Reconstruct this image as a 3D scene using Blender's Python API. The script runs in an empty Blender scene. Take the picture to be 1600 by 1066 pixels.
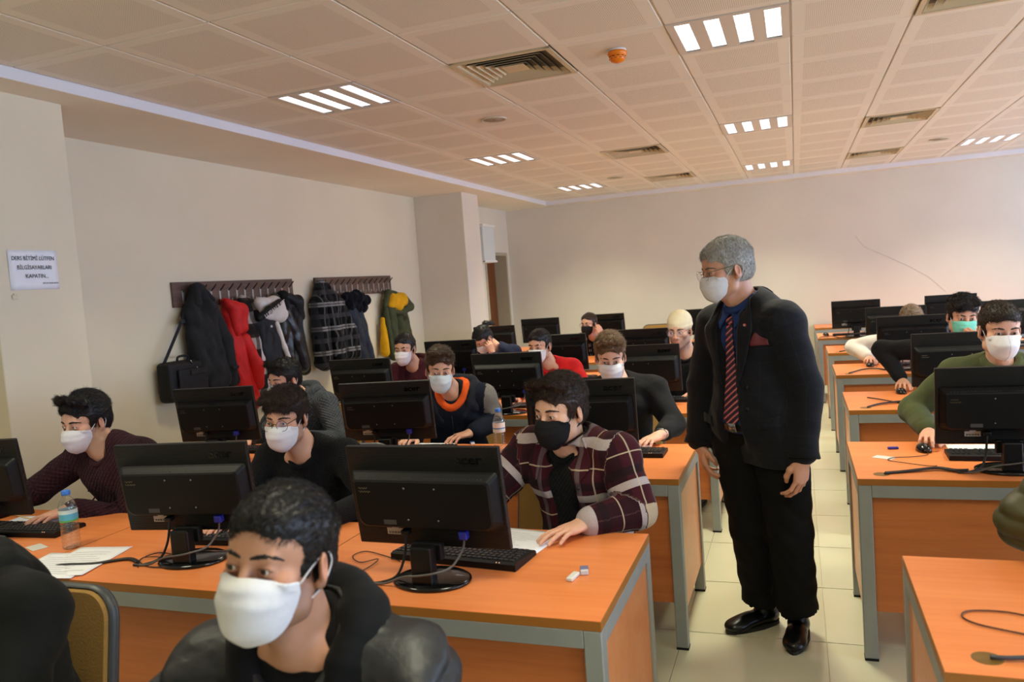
import bpy, bmesh, math, random
import numpy as np
from mathutils import Vector, Matrix, Euler
import openvdb

scene = bpy.context.scene
COL = scene.collection
rng = random.Random(7)
PI = math.pi

# ------------------------------------------------------------------ camera, world, exposure
CAM_H = 1.62
F_PX, YAW, PITCH, ROLL = 1225.56, -0.351668, -0.070836, -0.073880
def cam_rot():
    cy, sy, cp, sp = math.cos(YAW), math.sin(YAW), math.cos(PITCH), math.sin(PITCH)
    fwd = Vector((sy*cp, cy*cp, sp)); right = Vector((cy, -sy, 0)); up = right.cross(fwd)
    c, s = math.cos(ROLL), math.sin(ROLL)
    r2 = c*right + s*up; u2 = -s*right + c*up
    return Matrix((r2, u2, -fwd)).transposed()
cam_data = bpy.data.cameras.new('camera')
cam = bpy.data.objects.new('camera', cam_data); COL.objects.link(cam)
cam.matrix_world = Matrix.Translation((0, 0, CAM_H)) @ cam_rot().to_4x4()
cam_data.sensor_fit = 'HORIZONTAL'; cam_data.sensor_width = 36.0
cam_data.lens = F_PX/1600*36
cam_data.clip_start = 0.05; cam_data.clip_end = 100
cam_data.dof.use_dof = True; cam_data.dof.focus_distance = 3.7; cam_data.dof.aperture_fstop = 4.0
scene.camera = cam

scene.view_settings.view_transform = 'Standard'
scene.view_settings.look = 'None'
scene.view_settings.gamma = 1.0
scene.view_settings.use_curve_mapping = False
scene.view_settings.exposure = -0.22
try:
    scene.cycles.use_denoising = True
    scene.cycles.denoiser = 'OPENIMAGEDENOISE'
    scene.cycles.max_bounces = 8
    scene.cycles.diffuse_bounces = 4
    scene.cycles.sample_clamp_indirect = 6.0
    scene.cycles.caustics_reflective = False
    scene.cycles.caustics_refractive = False
except Exception:
    pass

LAMP_W = 17.0        # power of one ceiling luminaire
LAMP_COL = (1.0, 0.96, 0.71)
SKY_STR = 1.0
WIN_W = 125.0         # soft daylight entering at each window
WIN_COL = (0.52, 0.68, 1.0)
world = bpy.data.worlds.new('overcast_sky'); scene.world = world
world.use_nodes = True
bg = world.node_tree.nodes['Background']
bg.inputs[0].default_value = (0.65, 0.76, 1.0, 1); bg.inputs[1].default_value = SKY_STR

# ------------------------------------------------------------------ helpers: materials
def lin(c):
    if isinstance(c, str):
        c = tuple(int(c[i:i+2], 16) for i in (0, 2, 4))
    return tuple(((v/255)/12.92 if v/255 <= .04045 else ((v/255+.055)/1.055)**2.4) for v in c) + (1.0,)
MATS = {}
class NT:
    """small wrapper that adds nodes and links"""
    def __init__(s, name):
        s.m = bpy.data.materials.new(name); s.m.use_nodes = True
        s.t = s.m.node_tree; s.b = s.t.nodes['Principled BSDF']
    def n(s, typ, **kw):
        nd = s.t.nodes.new(typ)
        for k, v in kw.items():
            if k.startswith('i_'):
                nd.inputs[int(k[2:])].default_value = v
            else:
                setattr(nd, k, v)
        return nd
    def l(s, a, b): s.t.links.new(a, b)
    def set(s, **kw):
        for k, v in kw.items(): s.b.inputs[k.replace('_', ' ')].default_value = v
    def math(s, op, a, b=None, c=None):
        nd = s.n('ShaderNodeMath', operation=op)
        for i, v in enumerate((a, b, c)):
            if v is None: continue
            if isinstance(v, (int, float)): nd.inputs[i].default_value = v
            else: s.l(v, nd.inputs[i])
        return nd.outputs[0]
    def mix(s, fac, a, b, blend='MIX'):
        nd = s.n('ShaderNodeMix', data_type='RGBA', blend_type=blend)
        for sock, v in ((nd.inputs[0], fac), (nd.inputs[6], a), (nd.inputs[7], b)):
            if isinstance(v, (int, float)): sock.default_value = v
            elif isinstance(v, tuple): sock.default_value = v
            else: s.l(v, sock)
        return nd.outputs[2]
    def noise(s, scale, detail=2, vec=None, rough=.5):
        nd = s.n('ShaderNodeTexNoise'); nd.inputs['Scale'].default_value = scale; nd.inputs['Detail'].default_value = detail
        nd.inputs['Roughness'].default_value = rough
        if vec is not None: s.l(vec, nd.inputs['Vector'])
        return nd.outputs['Fac']
    def coord(s, which='Object', scale=None):
        o = s.n('ShaderNodeTexCoord').outputs[which]
        if scale:
            mp = s.n('ShaderNodeMapping'); mp.inputs['Scale'].default_value = scale; s.l(o, mp.inputs['Vector']); o = mp.outputs[0]
        return o
    def attr(s, name):
        return s.n('ShaderNodeAttribute', attribute_name=name)
    def ramp(s, fac, stops):
        nd = s.n('ShaderNodeValToRGB'); e = nd.color_ramp.elements
        while len(e) < len(stops): e.new(0.5)
        for el, (p, c) in zip(e, stops): el.position = p; el.color = c
        s.l(fac, nd.inputs[0]); return nd.outputs[0]
    def bump(s, h, strength=.3, dist=.005):
        nd = s.n('ShaderNodeBump'); nd.inputs['Strength'].default_value = strength; nd.inputs['Distance'].default_value = dist
        s.l(h, nd.inputs['Height']); s.l(nd.outputs[0], s.b.inputs['Normal'])

def plain(name, col, rough=.5, metal=0.0, spec=.5, noise=0.0, nscale=30, bump=0.0, coat=0.0, coord='Object'):
    if name in MATS: return MATS[name]
    M = NT(name); c = lin(col)
    M.set(Base_Color=c, Roughness=rough, Metallic=metal, Specular_IOR_Level=spec, Coat_Weight=coat)
    if noise or bump:
        nf = M.noise(nscale, 3, M.coord(coord))
        if noise:
            d = tuple(v*(1-noise) for v in c[:3])+(1,); b = tuple(min(1, v*(1+noise)) for v in c[:3])+(1,)
            M.l(M.ramp(nf, [(.3, d), (.7, b)]), M.b.inputs['Base Color'])
        if bump: M.bump(nf, bump, .01)
    MATS[name] = M.m; return M.m

def emit(name, col, strength):
    if name in MATS: return MATS[name]
    M = NT(name); M.set(Base_Color=(.8, .8, .8, 1), Emission_Color=lin(col), Emission_Strength=strength)
    MATS[name] = M.m; return M.m

def wood(name, base, dark, axis='X', rough=.35, scale=1.0, spec=.5):
    if name in MATS: return MATS[name]
    M = NT(name)
    sc = {'X': (1.2, 22, 22), 'Y': (22, 1.2, 22), 'Z': (22, 22, 1.2)}[axis]
    v = M.coord('Object', tuple(x*scale for x in sc))
    n1 = M.noise(1.0, 6, v, .6)
    n2 = M.noise(4.0, 3, v, .6)
    f = M.math('ADD', M.math('MULTIPLY', n1, .7), M.math('MULTIPLY', n2, .3))
    M.l(M.ramp(f, [(.3, lin(dark)), (.62, lin(base))]), M.b.inputs['Base Color'])
    M.set(Roughness=rough, Specular_IOR_Level=spec)
    MATS[name] = M.m; return M.m

# ------------------------------------------------------------------ helpers: meshes
def tag(o, label=None, cat=None, group=None, kind=None):
    if label: o['label'] = label
    if cat: o['category'] = cat
    if group: o['group'] = group
    if kind: o['kind'] = kind
    return o
def link(name, me, parent=None, loc=None, rotz=None):
    o = bpy.data.objects.new(name, me); COL.objects.link(o)
    if parent is not None: o.parent = parent
    if loc is not None: o.location = loc
    if rotz is not None: o.rotation_euler = (0, 0, rotz)
    return o
def empty(name, loc=(0, 0, 0), rotz=0, label=None, cat=None, group=None):
    o = bpy.data.objects.new(name, None); COL.objects.link(o)
    o.location = loc; o.rotation_euler = (0, 0, rotz); o.empty_display_size = .05
    return tag(o, label, cat, group)
def copy_tree(o, parent=None):
    c = o.copy(); COL.objects.link(c)
    if parent is not None: c.parent = parent; c.matrix_parent_inverse = o.matrix_parent_inverse
    for ch in list(o.children): copy_tree(ch, c)
    return c
class MB:
    """collects shapes in one bmesh"""
    def __init__(s): s.bm = bmesh.new(); s.mi = 0
    def _fin(s, faces):
        for f in faces: f.material_index = s.mi
    def box(s, lo, hi, bev=0.0, seg=2, M=None):
        b = bmesh.new(); bmesh.ops.create_cube(b, size=1)
        lo = Vector(lo); hi = Vector(hi); c = (lo+hi)/2; d = hi-lo
        for v in b.verts: v.co = Vector((v.co.x*d.x, v.co.y*d.y, v.co.z*d.z))+c
        if bev: bmesh.ops.bevel(b, geom=b.edges[:], offset=min(bev, min(d)*.49), segments=seg, profile=.5, affect='EDGES')
        s.join(b, M)
    def join(s, b, M=None):
        if M is not None: bmesh.ops.transform(b, matrix=M, verts=b.verts)
        n = len(s.bm.verts); vs = [s.bm.verts.new(v.co) for v in b.verts]
        b.verts.index_update()
        for f in b.faces:
            try:
                nf = s.bm.faces.new([vs[v.index] for v in f.verts]); nf.material_index = s.mi; nf.smooth = f.smooth
            except ValueError: pass
        b.free()
    def quad(s, *pts):
        f = s.bm.faces.new([s.bm.verts.new(p) for p in pts]); f.material_index = s.mi
    def prism(s, pts, z0, z1, M=None, bev=0):
        """extrude polygon pts (x,y) between z0 and z1"""
        b = bmesh.new()
        lo = [b.verts.new((x, y, z0)) for x, y in pts]; hi = [b.verts.new((x, y, z1)) for x, y in pts]
        n = len(pts); b.faces.new(lo[::-1]); b.faces.new(hi)
        for i in range(n): b.faces.new((lo[i], lo[(i+1) % n], hi[(i+1) % n], hi[i]))
        if bev: bmesh.ops.bevel(b, geom=[e for e in b.edges if abs(e.verts[0].co.z-e.verts[1].co.z) < 1e-6], offset=bev, segments=2, affect='EDGES')
        s.join(b, M)
    def loft(s, rings, cap=True, M=None, smooth=True, closed=True):
        b = bmesh.new(); R = [[b.verts.new(p) for p in r] for r in rings]
        n = len(R[0])
        for a, c in zip(R, R[1:]):
            for i in range(n if closed else n-1):
                f = b.faces.new((a[i], a[(i+1) % n], c[(i+1) % n], c[i])); f.smooth = smooth
        if cap and closed:
            b.faces.new(R[0][::-1]); b.faces.new(R[-1])
        s.join(b, M)
    def lathe(s, prof, seg=24, M=None, smooth=True):
        rings = [[(r*math.cos(2*PI*i/seg), r*math.sin(2*PI*i/seg), z) for i in range(seg)] for r, z in prof]
        s.loft(rings, True, M, smooth)
    def tube(s, pts, r, seg=8, M=None, closed=False):
        P = [Vector(p) for p in pts]; n = len(P); rings = []
        up = Vector((0, 0, 1)); prev = None
        for i, p in enumerate(P):
            if closed: t = P[(i+1) % n]-P[i-1]
            else: t = P[min(i+1, n-1)]-P[max(i-1, 0)]
            t.normalize()
            if prev is None:
                a = t.cross(up)
                if a.length < 1e-3: a = t.cross(Vector((1, 0, 0)))
            else: a = prev-t*prev.dot(t)
            a.normalize(); prev = a; c = t.cross(a)
            rr = r[i] if isinstance(r, (list, tuple)) else r
            rings.append([p+(a*math.cos(2*PI*k/seg)+c*math.sin(2*PI*k/seg))*rr for k in range(seg)])
        if closed: rings.append(rings[0])
        s.loft(rings, not closed, M)
    def build(s, name, mats, parent=None, loc=None, rotz=None, smooth=None):
        return link(name, s.mesh(name, mats, smooth), parent, loc, rotz)
    def mesh(s, name, mats, smooth=None):
        bmesh.ops.recalc_face_normals(s.bm, faces=s.bm.faces[:])
        if smooth is not None:
            for f in s.bm.faces: f.smooth = smooth
        me = bpy.data.meshes.new(name); s.bm.to_mesh(me); s.bm.free()
        for m in (mats if isinstance(mats, (list, tuple)) else [mats]): me.materials.append(m)
        return me
def catmull(pts, sub=6, closed=False):
    P = [Vector(p) for p in pts]; out = []; n = len(P)
    for i in range(n if closed else n-1):
        p0 = P[i-1] if (i or closed) else P[0]; p1 = P[i]; p2 = P[(i+1) % n]
        p3 = P[(i+2) % n] if (closed or i+2 < n) else P[n-1]
        for k in range(sub):
            t = k/sub
            out.append(.5*((2*p1)+(-p0+p2)*t+(2*p0-5*p1+4*p2-p3)*t*t+(-p0+3*p1-3*p2+p3)*t**3))
    if not closed: out.append(P[-1])
    return out
def text_mesh(body, size, mat, extrude=.0005, align='CENTER', bold=0.0, shear=0.0, spacing=1.0, line=1.0):
    cu = bpy.data.curves.new('lettering', 'FONT'); cu.body = body; cu.size = size; cu.extrude = extrude
    cu.align_x = align; cu.align_y = 'CENTER'; cu.offset = bold; cu.shear = shear; cu.space_character = spacing; cu.space_line = line
    cu.resolution_u = 3
    o = bpy.data.objects.new('lettering', cu); COL.objects.link(o)
    dg = bpy.context.evaluated_depsgraph_get(); dg.update()
    me = bpy.data.meshes.new_from_object(o.evaluated_get(dg))
    bpy.data.objects.remove(o); bpy.data.curves.remove(cu)
    me.materials.clear(); me.materials.append(mat); me.name = 'lettering'
    return me

# ------------------------------------------------------------------ materials of the room
def paint(name, col, var=.03, rough=.75, wear=0.0):
    M = NT(name); c = lin(col)
    v = M.coord('Object'); n = M.noise(1.5, 4, v); n2 = M.noise(180, 2, v)
    M.l(M.ramp(n, [(.3, tuple(x*(1-var) for x in c[:3])+(1,)), (.7, tuple(min(1, x*(1+var)) for x in c[:3])+(1,))]), M.b.inputs['Base Color'])
    M.set(Roughness=rough, Specular_IOR_Level=.25); M.bump(n2, .08, .002)
    return M.m
m_wall = paint('cream_wall_paint', (222, 212, 186))
m_wall_light = paint('pale_wall_paint', (219, 211, 196))
m_soffit = paint('soffit_paint', (236, 229, 216))
m_strip = paint('soffit_edge_daylit_tint', (226, 224, 226))  # cool tint puts the blue daylight on the soffit edge into colour
m_metal = plain('grey_painted_steel', (152, 156, 154), .45, .35, .5, noise=.05, nscale=8)
m_top = wood('orange_laminate_top', (236, 142, 82), (224, 126, 68), 'X', .34, .55, spec=.4)
m_panel = wood('orange_laminate_shaded', (202, 116, 58), (176, 94, 44), 'X', .42, .5)  # laminate darkened, shade on the desk front put into its colour
m_side = wood('pale_laminate_panel', (222, 140, 84), (208, 122, 68), 'X', .3, .5)
m_edge = plain('brown_edge_band', (158, 98, 34), .4)
m_black = plain('black_plastic', (12, 12, 13), .38, 0, .4)
m_black_gloss = plain('glossy_black_plastic', (12, 12, 13), .12, 0, .5)
m_black_matte = plain('matte_black_plastic', (9, 9, 10), .5, 0, .28)
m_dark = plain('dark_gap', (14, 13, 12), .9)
m_white = plain('white_plastic', (225, 224, 220), .4)
m_paper = plain('white_paper', (236, 237, 242), .8, spec=.2, noise=.015, nscale=20)
m_cable = plain('black_cable', (22, 22, 23), .5)
m_grey_cable = plain('grey_cable', (88, 86, 82), .45)

# ------------------------------------------------------------------ setting
def struct(name, mb, mats, parent=None, **k):
    o = mb.build(name, mats, parent, **k)
    if parent is None: o['kind'] = 'structure'
    return o
CEIL = 2.866
XR = 6.2; YB = -3.0; YF = 11.95; XL = -4.47; XL2 = -4.33
SOFF = 2.806
# floor slab and tiles
mb = MB(); mb.box((XL-.5, YB-.2, -.12), (XR+.3, YF+.2, -.006)); m_grout = plain('floor_grout', (186, 178, 150), .7)
floor = struct('floor', mb, m_grout)
M = NT('cream_porcelain_tile')
oi = M.n('ShaderNodeObjectInfo'); nn = M.noise(2.2, 4, M.coord('Object'))
f = M.math('ADD', M.math('MULTIPLY', nn, .7), M.math('MULTIPLY', oi.outputs['Random'], .3))
M.l(M.ramp(f, [(.25, lin((200, 196, 166))), (.75, lin((212, 208, 180)))]), M.b.inputs['Base Color'])
M.set(Roughness=.13, Specular_IOR_Level=.5)
m_tile = M.m
mb = MB(); mb.box((-.2990, -.2990, -.012), (.2990, .2990, 0), .0008, 1); tile_me = mb.mesh('floor_tile', m_tile)
for i in range(-7, 7):
    for j in range(-5, 20):
        x = .052+.6*i-.3; y = 3.478+.615*j*.985-.3
        if x < XL or y < -1.0 or y > 12: continue
        link('floor_tile', tile_me, floor, (x, y, 0))
# ceiling: steel grid slab above, tiles under it
X0, Y0 = -3.569, 2.903
NI, JJ0, JJ1 = 16, -9, 14
mb = MB(); mb.box((XL-.3, YB-.2, CEIL+.03), (XR+.3, YF+.2, CEIL+.15)); ceiling = struct('ceiling', mb, plain('ceiling_void', (120, 110, 98), .9))
M = NT('perforated_ceiling_tile')
sx = M.n('ShaderNodeSeparateXYZ'); M.l(M.coord('Object'), sx.inputs[0])
ax = M.math('ABSOLUTE', sx.outputs[0]); ay = M.math('ABSOLUTE', sx.outputs[1])
inside = M.math('LESS_THAN', M.math('MAXIMUM', ax, ay), .232)
def frac(v): return M.math('FRACT', M.math('MULTIPLY', v, 105.0))
dx = M.math('SUBTRACT', frac(sx.outputs[0]), .5); dy = M.math('SUBTRACT', frac(sx.outputs[1]), .5)
rr = M.math('SQRT', M.math('ADD', M.math('MULTIPLY', dx, dx), M.math('MULTIPLY', dy, dy)))
dot = M.math('MULTIPLY', M.math('LESS_THAN', rr, .27), inside)
M.l(M.mix(dot, lin((236, 231, 220)), lin((182, 172, 156))), M.b.inputs['Base Color'])
M.set(Roughness=.6, Specular_IOR_Level=.3)
m_ctile = M.m
mb = MB(); mb.box((-.2955, -.2955, 0), (.2955, .2955, .018), .004, 1); ctile_me = mb.mesh('ceiling_tile', m_ctile)
LIGHTS = [(i, j) for i in (1, 5, 9) for j in (-8, -3, 2, 7, 12)]
VENTS = [(3, 2), (7, 2), (3, 8), (7, 8), (3, 12), (7, 12), (11, 2), (11, 8), (3, -3), (7, -3)]
def cell(i, j): return X0+.6*i+.3, Y0+.6*j+.3
for i in range(NI):
    for j in range(JJ0, JJ1+1):
        if (i, j) in LIGHTS or (i, j) in VENTS: continue
        x, y = cell(i, j)
        if y > 11.7 or y < YB or x > XR-.2: continue
        if j < -2: continue
        link('ceiling_tile', ctile_me, ceiling, (x, y, CEIL))
# the part of the ceiling behind the camera: one plain board
mb = MB(); mb.box((X0, YB, CEIL), (XR, Y0+.6*-2-.01, CEIL+.02)); struct('trim_1', mb, m_soffit)
# exposed T grid between tiles
mb = MB()
m_grid = plain('white_ceiling_grid', (204, 198, 190), .5)
for i in range(NI+1): mb.box((X0+.6*i-.004, Y0-1.2, CEIL+.008), (X0+.6*i+.004, 11.7, CEIL+.03))
for j in range(-2, JJ1+2): mb.box((X0, Y0+.6*j-.004, CEIL+.008), (XR, Y0+.6*j+.004, CEIL+.03))
mb.build('ceiling_grid', m_grid, ceiling)
# plasterboard soffit along the coat wall and the far wall
mb = MB(); mb.box((XL-.2, YB, SOFF), (X0-.006, YF+.1, CEIL+.03)); mb.box((X0-.006, 11.70, SOFF), (XR, YF+.1, CEIL+.03))
o = struct('trim_2', mb, m_soffit)
mb = MB(); mb.box((X0-.006, YB, SOFF+.001), (X0-.003, 11.7, CEIL+.02)); mb.box((X0-.003, 11.697, SOFF+.001), (XR, 11.70, CEIL+.02))
struct('trim_3', mb, m_strip)
# walls
mb = MB(); mb.box((XL2-.3, YF, 0), (XR, YF+.2, CEIL)); wf = struct('wall_far', mb, m_wall_light)
mb = MB(); mb.tube([[0.792, 11.948, 1.957], [0.899, 11.948, 1.788], [1.097, 11.948, 1.684], [1.447, 11.948, 1.48], [1.676, 11.948, 1.324], [1.885, 11.948, 1.102]], .0014, 5); mb.build('hairline_crack', plain('crack_grey', (176, 170, 164), .9), wf)
mb = MB(); mb.box((XL-.2, YB, 0), (XL, 9.2, CEIL)); struct('wall_coat_side', mb, m_wall)
mb = MB(); mb.box((-4.6, 9.2, 0), (XL2, 10.9, CEIL)); mb.box((-4.6, 10.9, 2.12), (XL2, 11.81, CEIL)); mb.box((-4.6, 11.81, 0), (XL2, YF+.1, CEIL))
struct('wall_door_side', mb, m_wall_light)
mb = MB(); mb.box((XL-.1, 2.845, 0), (-3.80, 3.365, CEIL-.02), .004, 1); struct('trim_4', mb, m_wall)
mb = MB(); mb.box((XL-.1, 8.975, 0), (-3.81, 9.49, CEIL-.02), .004, 1); struct('trim_5', mb, m_wall_light)
mb = MB(); mb.box((XL-.2, YB-.2, 0), (XR+.3, YB, CEIL)); struct('wall_near', mb, m_wall)
# window wall, beyond the frame: openings with frames
mb = MB(); mb.box((XR, YB, 0), (XR+.25, YF+.2, .95)); mb.box((XR, YB, 2.45), (XR+.25, YF+.2, CEIL+.1))
WINS = [(-2.2, -.2), (.4, 2.4), (3.0, 5.0), (5.6, 7.6), (8.2, 11.2)]
prev = YB
for a, b in WINS: mb.box((XR, prev, .95), (XR+.25, a, 2.45)); prev = b
mb.box((XR, prev, .95), (XR+.25, YF+.2, 2.45))
struct('wall_window_side', mb, m_wall_light)
m_frame = plain('white_window_frame', (225, 225, 222), .4)
M = NT('window_glass'); M.set(Base_Color=(1, 1, 1, 1), Roughness=0.0, IOR=1.0, Transmission_Weight=1.0); m_glass = M.m
for k, (a, b) in enumerate(WINS):
    mb = MB(); t = .05
    for lo, hi in (((XR+.08, a, .95), (XR+.14, a+t, 2.45)), ((XR+.08, b-t, .95), (XR+.14, b, 2.45)), ((XR+.08, a, .95), (XR+.14, b, 1.0)), ((XR+.08, a, 2.4), (XR+.14, b, 2.45)), ((XR+.08, (a+b)/2-.03, .95), (XR+.14, (a+b)/2+.03, 2.45))): mb.box(lo, hi)
    w = struct('window_%d' % (k+1), mb, m_frame)
    mb = MB(); mb.quad((XR+.11, a, .95), (XR+.11, b, .95), (XR+.11, b, 2.45), (XR+.11, a, 2.45)); mb.build('pane', m_glass, w)
    ld = bpy.data.lights.new('daylight', 'AREA'); ld.shape = 'RECTANGLE'; ld.size = b-a; ld.size_y = 1.5; ld.energy = WIN_W*(b-a)/2; ld.color = WIN_COL
    lo = bpy.data.objects.new('daylight', ld); COL.objects.link(lo); lo.location = (XR-.02, (a+b)/2, 1.7); lo.rotation_euler = (PI/2, 0, PI/2)
# door in the far corner of the coat wall
m_door = wood('brown_door_veneer', (122, 68, 26), (92, 48, 16), 'Z', .4, .8)
mb = MB(); mb.box((-4.565, 10.93, 0.005), (-4.525, 11.78, 2.09), .003); dr = struct('door_1', mb, m_door)
mb = MB(); mb.tube([(-4.525, 11.0, 1.0), (-4.47, 11.0, 1.0), (-4.47, 11.12, 1.0)], .010, 10); mb.build('door_handle', plain('brushed_metal', (170, 170, 168), .3, .9), dr)
mb = MB()
m_jamb = plain('door_jamb_paint', (176, 166, 140), .6)
mb.box((-4.6, 10.88, 0), (XL2+.012, 10.93, 2.12), .002); mb.box((-4.6, 11.78, 0), (XL2+.012, 11.83, 2.12), .002); mb.box((-4.6, 10.88, 2.09), (XL2+.012, 11.83, 2.14), .002)
struct('trim_6', mb, m_jamb)
# baseboard tiles along the far wall
m_base = plain('baseboard_tile', (170, 160, 140), .3)
mb = MB(); mb.box((XL2, YF-.012, 0), (XR, YF, .09), .002); struct('baseboard_far', mb, m_base)
mb = MB(); mb.box((XL, YB, 0), (XL+.012, 8.97, .09), .002); struct('baseboard_coat_side', mb, m_base)
# ------------------------------------------------------------------ ceiling fittings
m_lum = emit('lamp_louvre_glow', (250, 252, 255), 3.4)
m_alu = plain('louvre_aluminium', (205, 208, 212), .25, .8)
def luminaire_proto():
    root = empty('ceiling_light')
    mb = MB(); h = .2955; z0, z1 = -.004, .03
    xs = [-.2175+.145*k for k in range(4)]
    edges = [-h] + [v for x in xs for v in (x-.038, x+.038)] + [h]
    for a, b in zip(edges[0::2], edges[1::2]): mb.box((a, -h, z0), (b, h, z1))
    for x in xs:
        mb.box((x-.038, -h, z0), (x+.038, -.265, z1)); mb.box((x-.038, .265, z0), (x+.038, h, z1))
    mb.build('housing', plain('luminaire_enamel', (214, 206, 196), .5), root)
    for x in xs:
        mb = MB(); mb.quad((x-.038, -.265, .005), (x-.038, .265, .005), (x+.038, .265, .005), (x+.038, -.265, .005))
        t = mb.build('lamp_strip', m_lum, root)
        mb = MB()
        for k in range(15): y = -.255+.0364*k; mb.box((x-.0375, y-.0010, .001), (x+.0375, y+.0010, .0052))
        mb.box((x-.0375, -.2645, .001), (x+.0375, -.246, .0052)); mb.box((x-.0375, .246, .001), (x+.0375, .2645, .0052))
        mb.build('louvre', m_alu, t)
    return root
ORD = ['first', 'second', 'third', 'fourth', 'fifth', 'sixth', 'seventh', 'eighth']
lum = luminaire_proto(); first = True
COLN = {1: 'column of lights nearest the coat wall', 5: 'second column of lights from the coat wall', 9: 'third column of lights from the coat wall', 13: 'column of lights nearest the windows'}
for (i, j) in LIGHTS:
    x, y = cell(i, j)
    ld = bpy.data.lights.new('louvre_light', 'AREA'); ld.shape = 'SQUARE'; ld.size = .54; ld.energy = LAMP_W; ld.color = LAMP_COL
    ld.spread = math.radians(116)
    lo = bpy.data.objects.new('louvre_light', ld); COL.objects.link(lo); lo.location = (x, y, CEIL-.008)
    if j < 0: continue
    r = lum if first else copy_tree(lum); first = False
    lo.parent = r; lo.location = (0, 0, -.008)
    r.location = (x, y, CEIL)
    row = {2: 'nearest row, with its louvre blades showing', 7: 'middle row', 12: 'row by the far wall'}[j]
    tag(r, 'square four-strip ceiling light, %s, %s' % (COLN[i].replace('column of lights', 'column'), row.split(',')[0]), 'ceiling light', 'lit louvre lights in the ceiling')
m_vent = plain('cream_vent_enamel', (206, 192, 158), .5)
def vent_proto():
    root = empty('air_vent')
    mb = MB(); mb.box((-.29, -.29, .10), (.29, .29, .11)); mb.build('backing', m_dark, root)
    mb = MB(); h = .292
    for a, b in (((-h, -h), (h, -h+.028)), ((-h, h-.028), (h, h)), ((-h, -h), (-h+.028, h)), ((h-.028, -h), (h, h))):
        mb.box((a[0], a[1], -.006), (b[0], b[1], .006))
    mb.build('frame', m_vent, root)
    for k in range(6):
        s = .262-.041*k; t = s-.034
        mb = MB()
        def sq(q, z): return [(-q, -q, z), (q, -q, z), (q, q, z), (-q, q, z)]
        if k < 5:
            mb.loft([sq(s, -.002), sq(t, .042), sq(t-.002, .042), sq(s-.003, -.003)], cap=False, smooth=False)
            mb.mi = 1; mb.loft([sq(s-.002, .0015), sq(t-.0005, .0445)], cap=False, smooth=False); mb.build('louvre_ring', [m_vent, m_dark], root)  # dark upper slat faces: shade of the unlit plenum put into colour
        else:
            mb.loft([sq(s+.01, .0), sq(s+.01, .004)], smooth=False); mb.build('centre_plate', m_vent, root)
    return root
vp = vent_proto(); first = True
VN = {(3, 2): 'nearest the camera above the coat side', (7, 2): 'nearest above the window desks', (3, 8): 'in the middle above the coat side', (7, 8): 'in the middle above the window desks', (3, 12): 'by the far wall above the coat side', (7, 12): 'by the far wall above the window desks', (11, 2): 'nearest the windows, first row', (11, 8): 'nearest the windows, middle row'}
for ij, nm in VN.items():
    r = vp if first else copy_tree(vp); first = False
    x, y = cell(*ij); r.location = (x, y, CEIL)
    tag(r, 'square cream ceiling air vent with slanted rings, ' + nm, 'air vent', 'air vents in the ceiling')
# ceiling speakers
def speaker(i, j, lab):
    x, y = cell(i, j); r = empty('ceiling_speaker', (x, y, CEIL), 0, lab, 'speaker', 'round ceiling speakers')
    mb = MB(); mb.lathe([(.085, .002), (.098, 0), (.098, -.008), (.084, -.008), (.080, .0)], 32); mb.build('rim', plain('speaker_rim', (206, 196, 174), .5), r)
    mb = MB(); mb.lathe([(.0, -.004), (.083, -.004), (.083, -.001), (0, -.001)], 32); g = mb.build('grille', plain('speaker_grille', (166, 156, 134), .6), r)
    mb = MB(); mb.box((-.012, -.004, -.006), (.012, .004, -.004)); mb.build('badge', plain('speaker_badge', (70, 66, 60), .4), g)
speaker(2, 4, 'round ceiling speaker with grey grille between the nearest coat-side vent and light')
speaker(2, 11, 'small round ceiling speaker by the far wall, coat side')
speaker(8, 11, 'small round ceiling speaker by the far wall, window side')
# orange smoke detector
x, y = cell(4, 2)
sd = empty('smoke_detector', (x, y-.02, CEIL), 0, 'orange dome smoke detector on a white base on the ceiling', 'smoke detector')
mb = MB(); mb.lathe([(.0, 0), (.050, 0), (.051, -.006), (.048, -.010), (0, -.010)], 32); mb.build('base', m_white, sd)
m_or = plain('orange_plastic', (240, 130, 14), .35)
mb = MB(); mb.lathe([(.050, -.010), (.054, -.02), (.050, -.032), (.044, -.036), (.043, -.040), (.047, -.046), (.036, -.062), (.018, -.069), (0, -.070)], 32); dome = mb.build('dome', m_or, sd)
mb = MB()
for k in range(10):
    a = 2*PI*k/10; mb.box((.036, -.008, -.0395), (.0455, .008, -.0372), M=Matrix.Rotation(a, 4, 'Z'))
    mb.box((.030, -.006, -.0515), (.0452, .006, -.0495), M=Matrix.Rotation(a+.3, 4, 'Z'))
mb.build('smoke_slot', m_dark, dome)

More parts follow.
